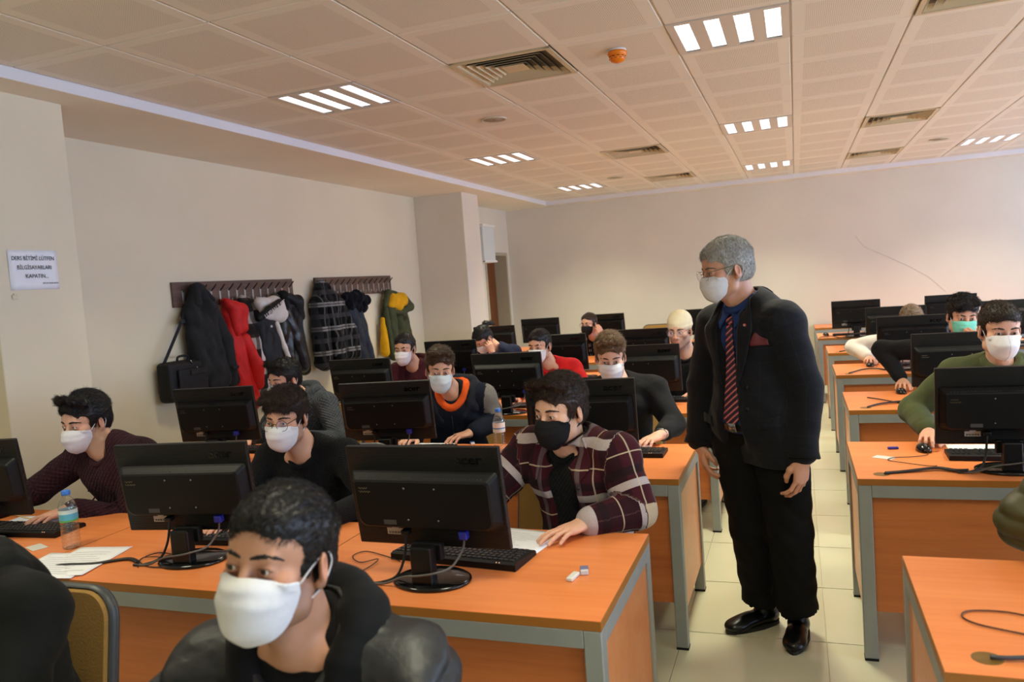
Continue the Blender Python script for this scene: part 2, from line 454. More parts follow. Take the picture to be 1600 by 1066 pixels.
# ------------------------------------------------------------------ desks
DW, DD, DH = 1.048, .70, .75
def desk_proto():
    root = empty('computer_desk')
    w, d = DW/2, DD/2
    mb = MB(); mb.box((-w, -d, DH-.026), (w, d, DH-.0008)); mb.mi = 1
    mb.box((-w+.0015, -d+.0015, DH-.004), (w-.0015, d-.0015, DH)); mb.build('desktop', [m_edge, m_top], root)
    t = .05; zt = DH-.026
    for sx in (-1, 1):
        for sy in (-1, 1):
            x0 = sx*w-(t if sx > 0 else 0); y0 = sy*d-(t if sy > 0 else 0)
            mb = MB(); mb.box((x0, y0, .008), (x0+t, y0+t, zt), .003, 1); lg = mb.build('leg', m_metal, root)
            mb = MB(); mb.box((x0-.001, y0-.001, 0), (x0+t+.001, y0+t+.001, .009)); mb.build('foot_cap', m_black_matte, lg)
    for nm, lo, hi in (('front_rail', (-w+t, -d, zt-t), (w-t, -d+t, zt)), ('back_rail', (-w+t, d-t, zt-t), (w-t, d, zt)), ('side_rail', (-w, -d+t, zt-t), (-w+t, d-t, zt)), ('side_rail', (w-t, -d+t, zt-t), (w, d-t, zt))):
        mb = MB(); mb.box(lo, hi, .002, 1); mb.build(nm, m_metal, root)
    mb = MB(); mb.box((-w+t, -d+.022, .20), (w-t, -d+.040, zt-t+.001)); mb.build('front_panel', m_panel, root)
    for sx in (-1, 1):
        x0 = sx*(w-.018)-.009
        mb = MB(); mb.box((x0, -d+t, .15), (x0+.018, d-t, zt-t+.001)); mb.build('side_panel', m_side, root)
    mb = MB(); mb.lathe([(.0, -.002), (.031, -.002), (.031, .0003), (.030, .0006), (.026, .0006), (.025, .0003), (0, .0003)], 24, Matrix.Translation((-.43, -.27, DH)))
    mb.build('cable_grommet', plain('brown_grommet', (120, 88, 34), .35), root)
    return root
dp = desk_proto(); first = True
LY = [1.88, 3.295, 4.88, 6.43, 7.98, 9.60]
RY = [1.775, 3.345, 4.905, 6.44, 8.03, 9.66, 11.2]
LX = [-1.03, -2.08, -3.13]; RX = [.777, 1.827, 2.877]
SEAT = ['aisle', 'middle', 'end']
def desk_name(side, r, k):
    blk = 'coat-wall' if side == 'L' else 'window'
    pos = ['at the aisle', 'second from aisle', 'third from aisle'][k]
    return '%s row, %s block, %s' % (ORD[r], blk, pos)
for side, ys, xs in (('L', LY, LX), ('R', RY, RX)):
    for r, y0 in enumerate(ys):
        n = 3 if side == 'L' else (1 if r == 0 else 2 if r < 4 else 3)
        for k in range(n):
            x = xs[k]
            if side == 'R' and r == 1: x -= .06
            if side == 'R' and r in (5, 6): x -= .05
            d = dp if first else copy_tree(dp); first = False
            d.location = (x, y0+DD/2, 0)
            tag(d, 'orange desk on grey steel legs, ' + desk_name(side, r, k), 'desk', 'computer desks in rows')

# ------------------------------------------------------------------ monitors
M = NT('ribbed_black_plastic')
sx = M.n('ShaderNodeSeparateXYZ'); M.l(M.coord('Object'), sx.inputs[0])
M.set(Base_Color=lin((11, 11, 12)), Roughness=.42, Specular_IOR_Level=.35)
M.bump(M.math('SINE', M.math('MULTIPLY', sx.outputs[2], 1250.0)), .45, .0012)
m_ribbed = M.m
m_screen = emit('lit_screen', (196, 210, 235), .8)
m_vga = plain('blue_connector', (34, 44, 150), .4)
m_label = plain('pale_sticker', (196, 190, 178), .6)
m_bar = plain('barcode_ink', (40, 38, 36), .7)
m_logo = plain('embossed_logo', (8, 8, 8), .15)
m_mark = plain('silver_pen', (120, 108, 84), .6)
def monitor_proto():
    root = empty('computer_monitor')
    W, H = .508, .318
    T = Matrix.Translation((0, .02, .10)) @ Matrix.Rotation(math.radians(8), 4, 'X')
    mb = MB(); mb.box((-W/2, 0, 0), (W/2, .020, H), .004, 2, T); hs = mb.build('housing', m_ribbed, root)
    mb = MB(); mb.box((-W/2+.012, .0195, .018), (W/2-.012, .0212, H-.012), 0, 1, T); mb.build('screen', m_screen, root)
    # rear bulge
    mb = MB()
    def ring(x, z0, z1, y, rb):
        pts = []
        for cx, cz, a0 in ((x-rb, z0+rb, -90), (x-rb*.4, z1-rb*.4, 0), (-x+rb*.4, z1-rb*.4, 90), (-x+rb, z0+rb, 180)):
            r_ = rb if a0 in (-90, 180) else rb*.4
            for q in range(5):
                a = math.radians(a0+90*q/4); pts.append((cx+r_*math.cos(a), y, cz+r_*math.sin(a)))
        return pts
    mb.loft([ring(.243, .058, .243, .001, .03), ring(.239, .062, .239, -.008, .03), ring(.224, .072, .224, -.030, .03), ring(.218, .077, .218, -.034, .028)], True, T, smooth=False)
    rc = mb.build('rear_cover', m_black_matte, root)
    mb = MB()
    for k in range(34):
        x = -.20+.40*k/33
        if -.02 < x < .03: continue
        mb.box((x-.0035, -.0255, .2255), (x+.0035, -.0215, .2285), 0, 1, T)
    vs_ = mb.build('vent_slots', plain('vent_grey', (58, 58, 58), .6), rc); vs_['kind'] = 'stuff'
    mb = MB()
    for x in (-.05, .05):
        for z in (.10, .20): mb.lathe([(0, 0), (.003, 0), (.0032, .001), (0, .001)], 10, T @ Matrix.Translation((x, -.0345, z)) @ Matrix.Rotation(PI/2, 4, 'X'))
    mb.build('screw', plain('screw_steel', (120, 120, 118), .3, .8), rc)
    # squiggles of silver pen, upper corner
    mb = MB()
    for r_, (z, n) in enumerate(((.198, 10), (.187, 13))):
        pts = [(-.205+.0032*q, -.0352, z+.0032*math.sin(q*2.3+r_)) for q in range(n)]
        mb.tube([T @ Vector(p) for p in pts], .0007, 4)
    mb.build('pen_mark', m_mark, rc)
    # stickers
    mb = MB(); mb.box((-.150, -.0008, .034), (-.093, .0, .055), 0, 1, T); mb.box((-.132, -.0008, .055), (-.110, .0, .062), 0, 1, T); st = mb.build('sticker', m_label, root)
    mb = MB()
    for q in range(14): mb.box((-.144+.0034*q, -.0012, .037), (-.1425+.0034*q+.001*(q % 3 == 0), -.0006, .044), 0, 1, T)
    mb.build('barcode', m_bar, st)
    mb = MB(); mb.box((-.135, -.0350, .083), (-.092, -.0346, .098), 0, 1, T); mb.build('rating_label', plain('grey_print', (70, 70, 68), .6), rc)
    lg = link('logo', text_mesh('acer', .040, m_logo, .0012, bold=.0006), root)
    lg.matrix_local = T @ Matrix.Translation((.155, -.001, .278)) @ Matrix.Rotation(PI/2, 4, 'X') @ Matrix.Scale(1.25, 4, (1, 0, 0))
    # stand
    mb = MB(); mb.box((-.05, -.030, .075), (.05, -.002, .125), .004, 2); mb.build('stand_bracket', m_black_matte, root)
    mb = MB(); mb.box((-.034, -.070, .012), (.034, -.028, .125), .006, 2); mb.box((-.03, -.04, .085), (.03, -.01, .12), .003); mb.build('stand_column', m_black, root)
    mb = MB()
    S = Matrix.Translation((0, 0, 0)) @ Matrix.Diagonal((1.0, .80, 1, 1))
    mb.lathe([(0, 0), (.118, 0), (.123, .004), (.122, .009), (.114, .013), (.05, .017), (0, .018)], 40, S); mb.build('base', m_black_gloss, root)
    # power plug + video plug
    mb = MB(); mb.box((.105, -.032, .040), (.132, -.008, .066), .004, 2, T); vg = mb.build('video_plug', m_vga, root)
    mb = MB(); mb.box((-.088, -.03, .045), (-.062, -.004, .06), .003, 2, T); mb.build('power_plug', m_black, root)
    mb = MB(); mb.tube(catmull([T @ Vector(p) for p in ((.118, -.022, .042), (.112, -.028, .01), (.085, -.06, -.03))] + [Vector(p) for p in ((.05, -.078, .055), (.0, -.080, .045), (-.06, -.075, .035), (-.13, -.065, .008), (-.19, -.06, .006))], 6), .0034, 8); mb.build('video_cable', m_grey_cable, root)
    mb = MB(); mb.tube(catmull([T @ Vector(p) for p in ((-.075, -.02, .047), (-.078, -.028, .01))] + [Vector(p) for p in ((-.085, -.02, .06), (-.105, -.035, .02), (-.15, -.055, .006), (-.19, -.065, .006))], 6), .0042, 8); mb.build('power_cable', m_cable, root)
    return root
MON = {  # side, row, seat: x, y, yaw in degrees
 ('L', 0, 0): (-1.07, 2.09, -1), ('L', 0, 1): (-2.01, 2.13, 8), ('L', 0, 2): (-3.145, 2.17, 10),
 ('L', 1, 0): (-.958, 3.48, 7.5), ('L', 1, 1): (-2.054, 3.63, 7.4), ('L', 1, 2): (-3.146, 3.61, 7.1),
 ('L', 2, 0): (-.985, 5.16, 0), ('L', 2, 1): (-1.878, 5.0, 0), ('L', 2, 2): (-3.02, 5.0, 0),
 ('L', 3, 0): (-1.288, 6.72, 0), ('L', 3, 1): (-1.965, 6.53, 0), ('L', 3, 2): (-2.95, 6.45, 0),
 ('L', 4, 2): (-3.30, 8.45, 0), 
 ('L', 5, 0): (-1.12, 9.75, 0), ('L', 5, 1): (-2.33, 9.9, -3), ('L', 5, 2): (-3.15, 9.72, 4.5),
 ('R', 1, 0): (.754, 3.53, 0), ('R', 2, 0): (.863, 5.09, 0), ('R', 3, 0): (.82, 6.68, 0), ('R', 4, 0): (.845, 8.05, -3), ('R', 5, 0): (.614, 9.68, -2), ('R', 5, 1): (1.575, 9.75, 0), ('R', 4, 1): (1.80, 8.1, 0),
}
mp = monitor_proto(); first = True
for (s, r, k), (x, y, a) in MON.items():
    mo = mp if first else copy_tree(mp); first = False
    mo.location = (x, y-.02, DH); mo.rotation_euler = (0, 0, math.radians(a))
    tag(mo, 'black monitor seen from behind, ' + desk_name(s, r, k), 'monitor', 'black computer monitors')

# ------------------------------------------------------------------ keyboards and mice
def keyboard_proto():
    root = empty('keyboard')
    mb = MB(); prof = [(-.078, .0), (.078, 0), (.078, .011), (.07, .018), (-.066, .024), (-.078, .02)]
    # wedge: low towards the user (+y), high at the monitor side (-y)
    rings = [[(x, y, z) for y, z in prof] for x in (-.228, .228)]
    mb.loft(rings, True, None, smooth=False); body = mb.build('body', m_black_matte, root)
    mb = MB(); bm = mb.bm
    def key(x, y, w, d):
        z = .0205-(y+.066)*.045; h = .0075
        lo = [(x-w/2, y-d/2, z), (x+w/2, y-d/2, z), (x+w/2, y+d/2, z), (x-w/2, y+d/2, z)]
        i = .0018
        hi = [(x-w/2+i, y-d/2+i, z+h), (x+w/2-i, y-d/2+i, z+h), (x+w/2-i, y+d/2-i, z+h), (x-w/2+i, y+d/2-i, z+h)]
        mb.loft([lo, hi], True, None, smooth=False)
    for row in range(6):
        y = -.052+.0205*row + (.004 if row else 0)
        x = -.214
        while x < .21:
            w = .0185
            if row == 5 and -.14 < x < -.02: w = .11
            if row in (3, 4) and x < -.21: w = .034
            if not (.067 < x+w/2 < .076 or .128 < x+w/2 < .136): key(-(x+w/2), y, w-.0022, .0165)
            x += w+.0004
    ks = mb.build('keys', plain('key_black', (30, 30, 31), .35), root); ks['kind'] = 'stuff'
    mb = MB(); mb.box((.16, -.0745, .0185), (.163, -.0715, .0235)); mb.box((.17, -.0745, .0185), (.173, -.0715, .0235)); mb.build('indicator_lamp', emit('amber_led', (255, 150, 60), .5), body)
    return root
kp = keyboard_proto(); first = True
KB = dict()
for key_, (x, y, a) in MON.items():
    s, r, k = key_
    if s == 'L' and r > 3: continue
    KB[key_] = (x+.03, y+.19, a*.6)
KB[('L', 0, 0)] = (-1.06, 2.275, -6); KB[('L', 0, 2)] = (-3.05, 2.30, 4); KB[('L', 1, 0)] = (-.86, 3.76, 0); KB[('R', 1, 0)] = (.80, 3.735, -2); KB[('R', 3, 0)] = (.90, 6.93, 0); KB[('L', 2, 0)] = (-.86, 5.38, 0)
KB[('R', 4, 0)] = (.90, 8.38, -2); KB[('R', 5, 0)] = (.60, 9.95, 0); KB[('L', 2, 1)] = (-1.72, 5.24, 0); KB[('L', 0, 1)] = (-1.93, 2.34, 4)
for (s, r, k), (x, y, a) in KB.items():
    o = kp if first else copy_tree(kp); first = False
    o.location = (x, y, DH+.0005); o.rotation_euler = (0, 0, math.radians(a))
    tag(o, 'black keyboard behind the monitor, ' + desk_name(s, r, k), 'keyboard', 'black keyboards')
def mouse_proto():
    root = empty('computer_mouse')
    mb = MB(); rings = []
    for q in range(11):
        t = q/10; y = -.052+.104*t
        w = .031*math.sin(PI*min(max(t*.92+.04, 0), 1))**.42; h = .036*math.sin(PI*(t*.86+.09))**.75
        rings.append([(w*math.copysign(abs(math.cos(a))**.8, math.cos(a)), y, max(0, h*max(0, math.sin(a))**.75)) for a in [2*PI*i/20 for i in range(20)]])
    mb.loft(rings, True); mb.build('shell', m_black_gloss, root)
    mb = MB(); mb.lathe([(0, -.004), (.009, -.004), (.010, 0), (.009, .004), (0, .004)], 14, Matrix.Translation((0, -.028, .026)) @ Matrix.Rotation(PI/2, 4, 'Y')); mb.build('scroll_wheel', plain('wheel_grey', (70, 70, 70), .5), root)
    return root
mp2 = mouse_proto(); first = True
MICE = [('R', 1, .498, 3.85, 'black computer mouse under the hand of the man in green fleece', 8), ('R', 2, .595, 5.50, 'black computer mouse under the hand of the man in a green mask', 5), ('R', 3, .53, 6.93, 'black computer mouse under the hand with a white sleeve', 0), ('R', 4, .446, 8.44, 'black mouse alone on the fifth desk of the window block', -10), ('R', 5, .30, 10.02, 'silver-black mouse alone on the sixth desk of the window block', 20)]
for s, r, x, y, lab, a in MICE:
    o = mp2 if first else copy_tree(mp2); first = False
    o.location = (x, y, DH+.0005); o.rotation_euler = (0, 0, math.radians(a)); tag(o, lab, 'mouse', 'computer mice')
# ------------------------------------------------------------------ solid modelling on a voxel grid (numpy + openvdb)
def V3(*a): return np.array(a if len(a) > 1 else a[0], dtype=float)
class Vol:
    def __init__(s, lo, hi, h):
        s.h = h; s.lo = V3(lo); s.n = np.ceil((V3(hi)-s.lo)/h).astype(int)+1
        s.f = np.full(s.n, .05, np.float32)
    def _sl(s, lo, hi, m):
        a = np.maximum(np.floor((V3(lo)-m-s.lo)/s.h).astype(int), 0); b = np.minimum(np.ceil((V3(hi)+m-s.lo)/s.h).astype(int)+1, s.n)
        if np.any(b <= a): return None
        c = [(s.lo[i]+s.h*np.arange(a[i], b[i])).astype(np.float32) for i in range(3)]
        return (slice(a[0], b[0]), slice(a[1], b[1]), slice(a[2], b[2])), c[0][:, None, None], c[1][None, :, None], c[2][None, None, :]
    def add(s, prim, k=.012):
        fn, lo, hi = prim; r = s._sl(lo, hi, k+3*s.h)
        if r is None: return s
        sl, X, Y, Z = r; d = fn(X, Y, Z); f = s.f[sl]
        if k > 0:
            t = np.clip(.5+.5*(f-d)/k, 0, 1); s.f[sl] = f+(d-f)*t-k*t*(1-t)
        else: s.f[sl] = np.minimum(f, d)
        return s
    def sub(s, prim, k=.006):
        fn, lo, hi = prim; r = s._sl(lo, hi, k+3*s.h)
        if r is None: return s
        sl, X, Y, Z = r; d = -fn(X, Y, Z); f = s.f[sl]
        t = np.clip(.5+.5*(d-f)/max(k, 1e-5), 0, 1); s.f[sl] = f+(d-f)*t+k*t*(1-t)
        return s
    def grid(s):
        c = [(s.lo[i]+s.h*np.arange(s.n[i])).astype(np.float32) for i in range(3)]
        return c[0][:, None, None], c[1][None, :, None], c[2][None, None, :]
    def disp(s, fn):
        s.f += fn(*s.grid()).astype(np.float32); return s
    def poly(s, adapt=0.0):
        f = s.f
        f[0] = f[-1] = .05; f[:, 0] = f[:, -1] = .05; f[:, :, 0] = f[:, :, -1] = .05
        g = openvdb.FloatGrid(.05); g.copyFromArray(np.ascontiguousarray(f))
        p, t, q = g.convertToPolygons(isovalue=0.0, adaptivity=adapt)
        return p*s.h+s.lo, t.astype(np.int64)[:, ::-1], q.astype(np.int64)[:, ::-1]
def cap(a, b, r1, r2=None):
    a = V3(a); b = V3(b); r2 = r1 if r2 is None else r2
    ba = b-a; l2 = max(float(ba@ba), 1e-9)
    def fn(X, Y, Z):
        px, py, pz = X-a[0], Y-a[1], Z-a[2]
        t = np.clip((px*ba[0]+py*ba[1]+pz*ba[2])/l2, 0, 1)
        return np.sqrt((px-ba[0]*t)**2+(py-ba[1]*t)**2+(pz-ba[2]*t)**2)-(r1+(r2-r1)*t)
    return fn, np.minimum(a-r1, b-r2), np.maximum(a+r1, b+r2)
def ell(c, r, R=None):
    c = V3(c); r = V3(r)
    m = float(max(r)) if R is not None else r
    def fn(X, Y, Z):
        x, y, z = X-c[0], Y-c[1], Z-c[2]
        if R is not None:
            x, y, z = (R[0, 0]*x+R[1, 0]*y+R[2, 0]*z, R[0, 1]*x+R[1, 1]*y+R[2, 1]*z, R[0, 2]*x+R[1, 2]*y+R[2, 2]*z)
        k0 = np.sqrt((x/r[0])**2+(y/r[1])**2+(z/r[2])**2); k1 = np.sqrt((x/r[0]**2)**2+(y/r[1]**2)**2+(z/r[2]**2)**2)
        return k0*(k0-1)/np.maximum(k1, 1e-6)
    return fn, c-m, c+m
def boxp(c, half, rad=.0, R=None):
    c = V3(c); b = V3(half)
    m = float(np.linalg.norm(b)) if R is not None else b
    def fn(X, Y, Z):
        x, y, z = X-c[0], Y-c[1], Z-c[2]
        if R is not None:
            x, y, z = (R[0, 0]*x+R[1, 0]*y+R[2, 0]*z, R[0, 1]*x+R[1, 1]*y+R[2, 1]*z, R[0, 2]*x+R[1, 2]*y+R[2, 2]*z)
        qx, qy, qz = np.abs(x)-b[0]+rad, np.abs(y)-b[1]+rad, np.abs(z)-b[2]+rad
        return np.sqrt(np.maximum(qx, 0)**2+np.maximum(qy, 0)**2+np.maximum(qz, 0)**2)+np.minimum(np.maximum(qx, np.maximum(qy, qz)), 0)-rad
    return fn, c-m, c+m
def raw_mesh(name, parts, mat, attrs=None, smooth=True):
    """parts: list of (points, tris, quads); one mesh object data"""
    off = 0; P = []; T = []; Q = []
    for p, t, q in parts: P.append(p); T.append(t+off); Q.append(q+off); off += len(p)
    P = np.concatenate(P); T = np.concatenate(T); Q = np.concatenate(Q)
    me = bpy.data.meshes.new(name); me.vertices.add(len(P)); me.vertices.foreach_set('co', P.astype(np.float32).ravel())
    nl = T.size+Q.size; me.loops.add(nl); me.loops.foreach_set('vertex_index', np.concatenate([T.ravel(), Q.ravel()]).astype(np.int32))
    nf = len(T)+len(Q); me.polygons.add(nf)
    st = np.concatenate([np.arange(len(T))*3, len(T)*3+np.arange(len(Q))*4]).astype(np.int32)
    me.polygons.foreach_set('loop_start', st)
    me.polygons.foreach_set('use_smooth', np.full(nf, smooth))
    me.update(calc_edges=True)
    me.materials.append(mat)
    for k, v in (attrs or {}).items():
        if v.shape[1] == 3: a = me.attributes.new(k, 'FLOAT_VECTOR', 'POINT'); a.data.foreach_set('vector', v.astype(np.float32).ravel())
        else: a = me.color_attributes.new(k, 'FLOAT_COLOR', 'POINT'); a.data.foreach_set('color', v.astype(np.float32).ravel())
    return me
def rot(yaw=0, pitch=0, roll=0):
    return np.array((Matrix.Rotation(yaw, 3, 'Z') @ Matrix.Rotation(pitch, 3, 'X') @ Matrix.Rotation(roll, 3, 'Y')))
def unit(v): v = V3(v); return v/np.linalg.norm(v)
def xf(parts, R, t): return [(p@R.T+t, a, b) for p, a, b in parts]

# ------------------------------------------------------------------ people: head
HC = {}
def head_volume(h, open_=1.0, nose=1.0, wide=1.0, neck=(0, .06, -.19)):
    v = Vol((-.115, -.145, -.29), (.115, .15, .135), h)
    v.add(ell((0, .014, .040), (.0755*wide, .0985, .079)), 0)
    v.add(ell((0, -.028, .03), (.066*wide, .068, .068)), .02)
    v.add(ell((0, -.026, -.045), (.060*wide, .062, .072)), .02)
    for s in (-1, 1):
        v.add(cap((s*.054*wide, .005, -.045), (s*.05*wide, -.012, -.075), .016), .02)
        v.add(cap((s*.05*wide, -.012, -.075), (s*.012, -.076, -.104), .019, .017), .02)
        v.add(ell((s*.046*wide, -.058, -.024), (.020, .022, .018)), .022)
    v.add(ell((0, -.079, -.097), (.021, .017, .017)), .015)
    v.add(ell((0, -.078, -.066), (.032, .022, .030)), .018)
    v.add(cap((-.034*wide, -.080, .017), (.034*wide, -.080, .017), .0105), .014)
    v.sub(ell((-.032, -.104, -.002), (.019, .018, .013)), .014); v.sub(ell((.032, -.104, -.002), (.019, .018, .013)), .014)
    n = nose
    v.add(cap((0, -.088, .010), (0, -.108*n, -.034), .0065, .0105), .010)
    v.add(ell((0, -.108*n, -.037), (.0115, .012, .010)), .008)
    for s in (-1, 1): v.add(ell((s*.0125, -.098*n, -.040), (.008, .011, .008)), .006)
    v.add(ell((0, -.0945, -.064), (.021, .009, .0048)), .004); v.add(ell((0, -.0935, -.0735), (.019, .009, .0055)), .004)
    v.sub(cap((-.02, -.106, -.0688), (.02, -.106, -.0688), .0035), .004)
    for s in (-1, 1):
        v.add(ell((s*.032, -.0795, 0), (.0148, .0138, .0138)), .005)
        v.sub(ell((s*.032, -.0955, -.0020), (.0135, .0100, .0030+.0028*open_)), .0015)
        R = rot(s*.45, 0, s*-.10)
        v.add(ell((s*.0785*wide, .014, -.010), (.0075, .0185, .031), R), .006)
        v.sub(ell((s*.086*wide, .010, -.008), (.0055, .010, .018), R), .004)
        v.add(ell((s*.0775*wide, .006, -.036), (.007, .008, .009)), .006)
    nk = V3(neck)
    v.add(cap((0, .030, -.045), nk*.93+V3(0, .004, 0), .050, .056), .02)
    v.add(cap((0, -.035, -.085), nk+V3(0, -.035, -.02), .024, .03), .03)
    v.add(cap(nk+V3(-.045, .0, -.040), nk+V3(.045, .0, -.040), .050), .03)
    return v
def skin_cols(P, base, stub=0.0, flush=1.0):
    """vertex colours in head space"""
    b = np.array(lin(base)[:3]); c = np.tile(b, (len(P), 1)); x, y, z = P[:, 0], P[:, 1], P[:, 2]
    def blob(cx, cy, cz, r): return np.exp(-(((np.abs(x)-cx)/r)**2+((y-cy)/r)**2+((z-cz)/r)**2))
    red = blob(.045, -.07, -.028, .028)*.5+blob(0, -.11, -.036, .018)*.6+blob(.08, .012, -.012, .03)*.6
    red = np.clip(red*flush, 0, 1)[:, None]; c = c*(1-red*np.array([.0, .22, .24]))
    dk = np.clip(blob(.032, -.09, -.001, .017)*.45, 0, 1)[:, None]; c = c*(1-dk*np.array([.45, .5, .5]))
    ed = np.sqrt((np.abs(x)-.032)**2+(y+.0795)**2+z**2); ls = (np.exp(-((z-(.0020+.0012-((np.abs(x)-.032)/.0135)**2*.004))/.0016)**2)*(np.abs(np.abs(x)-.032) < .0145)*(y < -.084)*(ed < .0165))[:, None]; c = c*(1-ls*.8)
    lp = ((np.abs(x) < .024) & (np.abs(z+.069) < .0105) & (y < -.082)).astype(float)[:, None]; c = c*(1-lp*np.array([.18, .45, .42]))
    if stub:
        m = 1/(1+np.exp((z+.030+.35*np.maximum(0, -.06-y)*0)/.008)); m *= 1/(1+np.exp((z+.145)/-.02)); m *= 1/(1+np.exp((y-.022)/.006))
        m *= 1-np.exp(-((x/.05)**2+((z+.03)/.03)**2+((y+.10)/.05)**2))*.75
        m = np.maximum(m, .8*np.exp(-((x/.03)**2+((z+.055)/.007)**2)))*(1-lp[:, 0])
        m = (m*stub)[:, None]; c = c*(1-m)+np.array(lin((38, 30, 26))[:3])*m
    return np.concatenate([c, np.ones((len(P), 1))], 1)
M = NT('skin')
a = M.attr('col'); M.l(a.outputs['Color'], M.b.inputs['Base Color']); M.set(Roughness=.46, Specular_IOR_Level=.4, Subsurface_Weight=.06, Subsurface_Radius=(.012, .005, .003), Subsurface_Scale=.5)
M.bump(M.noise(320, 2, M.coord('Object')), .08, .002)
m_skin = M.m
m_sclera = plain('eye_white', (222, 214, 206), .15)
def m_iris(c=(58, 36, 20)): return plain('iris_%d_%d_%d' % c, c, .08)
m_pupil = plain('pupil', (6, 5, 5), .05)
m_brow = {}
def hair_mat(name, col, rough=.42, hi=1.7):
    if name in MATS: return MATS[name]
    M = NT(name); v = M.coord('Object', (260, 60, 90)); n = M.noise(1.0, 3, v); n2 = M.noise(6, 2, M.coord('Object'))
    c = lin(col); f = M.math('ADD', M.math('MULTIPLY', n, .75), M.math('MULTIPLY', n2, .25))
    M.l(M.ramp(f, [(.32, tuple(x*.55 for x in c[:3])+(1,)), (.68, tuple(min(1, x*hi) for x in c[:3])+(1,))]), M.b.inputs['Base Color'])
    M.set(Roughness=rough, Specular_IOR_Level=.35); M.bump(n, .5, .004)
    MATS[name] = M.m; return M.m

# ------------------------------------------------------------------ people: hair
def ih(X, Y, Z): return .5*np.sin(410*X+2.2*np.sin(70*Y)+1.5*np.sin(55*Z))+.5*np.sin(350*Z+300*X+2*np.sin(80*Y))
def hair_poly(style, h, seed=1, wide=1.0):
    R_ = random.Random(seed)
    v = Vol((-.125, -.155, -.13), (.125, .22 if style in ('bun', 'ponytail') else .16, .20), h)
    top = {'short': .010, 'quiff': .018, 'crop': .007, 'grey': .014, 'messy': .018, 'bun': .006, 'tied': .007, 'sweep': .018, 'thick': .018, 'ponytail': .006}[style]
    v.add(ell((0, .014, .041), (.0785*wide+top*.35, .1015+top*.5, .081+top)), 0)
    v.add(ell((0, .030, -.005), (.0775*wide+top*.12, .085+top*.3, .075)), .012)
    v.add(ell((0, -.034, .064+top*.5), (.060*wide, .056+top*.5, .030+top*.7)), .015)
    if style in ('quiff', 'sweep'):
        for k in range(9):
            x = -.052+.104*k/8; j = R_.uniform(-.006, .006); v.add(cap((x, -.040, .092), (x*1.02+(.0 if style == 'quiff' else -.010), -.080-.008*math.cos(x*30)+j, .108+.012*math.cos(x*25)+j), .024, .013), .010)
    if style == 'messy' or style == 'thick':
        for k in range(7):
            x = -.054+.108*k/6; v.add(cap((x, -.03, .098), (x*1.1, -.088, .086+.010*R_.random()), .024, .014), .010)
    # locks
    nl = 170 if h < .0045 else 60
    for k in range(nl):
        u = R_.uniform(-1, 1); w = R_.uniform(-.75, 1.15)
        az = w*1.9-PI/2
        el = R_.uniform(.18, 1.35)
        d = V3(math.cos(el)*math.cos(az), math.cos(el)*math.sin(az), math.sin(el))
        if R_.random() < .5: d[0] = -d[0]
        p = V3(0, .014, .041)+d*V3(.077*wide+top*.35, .100+top*.5, .080+top)
        if style in ('quiff',): fl = V3(R_.uniform(-.25, .25), -.35 if p[1] < -.02 else .7, .55 if p[1] < -.02 else .0)
        elif style == 'sweep': fl = V3(.75, .15, .25)
        elif style == 'grey': fl = V3(.55 if p[0] > -.02 else -.5, -.05 if p[1] < 0 else .25, -.15)
        elif style in ('messy', 'thick'): fl = V3(R_.uniform(-.6, .6), -.75, R_.uniform(-.1, .4))
        elif style in ('bun', 'tied', 'ponytail'): fl = V3(0, .8, .1)
        else: fl = V3(R_.uniform(-.3, .3), -.7, R_.uniform(-.3, .15))
        fl = fl-d*(fl@d)*.85
        L = R_.uniform(.012, .024)*(1.3 if style in ('messy', 'sweep', 'thick', 'quiff') else .9)
        if style in ('bun', 'tied', 'ponytail', 'crop'): r0 = .0035
        else: r0 = .0062
        v.add(cap(p-d*.003, p+fl*L+d*(.001 if style not in ('messy', 'quiff', 'thick') else .004), r0, .0018), .003)
    if style == 'bun':
        v.add(ell((.0, .115, .075), (.035, .032, .03)), .01); v.add(cap((0, .12, .08), (.03, .165, .055), .026, .014), .01); v.add(cap((0, .125, .07), (.05, .17, .03), .02, .008), .01)
    if style == 'ponytail': v.add(ell((0, .125, .04), (.03, .03, .03)), .01)
    v.disp(lambda X, Y, Z: (.0011 if h < .0045 else .0006)*ih(X, Y, Z))
    zf = {'short': .0, 'quiff': .006, 'crop': 0, 'grey': .004, 'messy': -.012, 'bun': .004, 'tied': .012, 'sweep': .004, 'thick': -.006, 'ponytail': .005}[style]
    # face opening, temples, ears, nape
    v.sub(ell((0, -.115, -.045), (.070*wide, .083, .112+zf)), .006)
    v.sub(boxp((0, -.16, -.20), (.2, .155, .178), .01), .008)
    for s in (-1, 1): v.sub(ell((s*.088, .012, -.022), (.035, .026, .036)), .006); v.sub(ell((s*.078, -.072, .0), (.032, .036, .048)), .012)
    v.sub(boxp((0, .12, -.24), (.2, .125, .178), .01), .01)
    return v.poly()

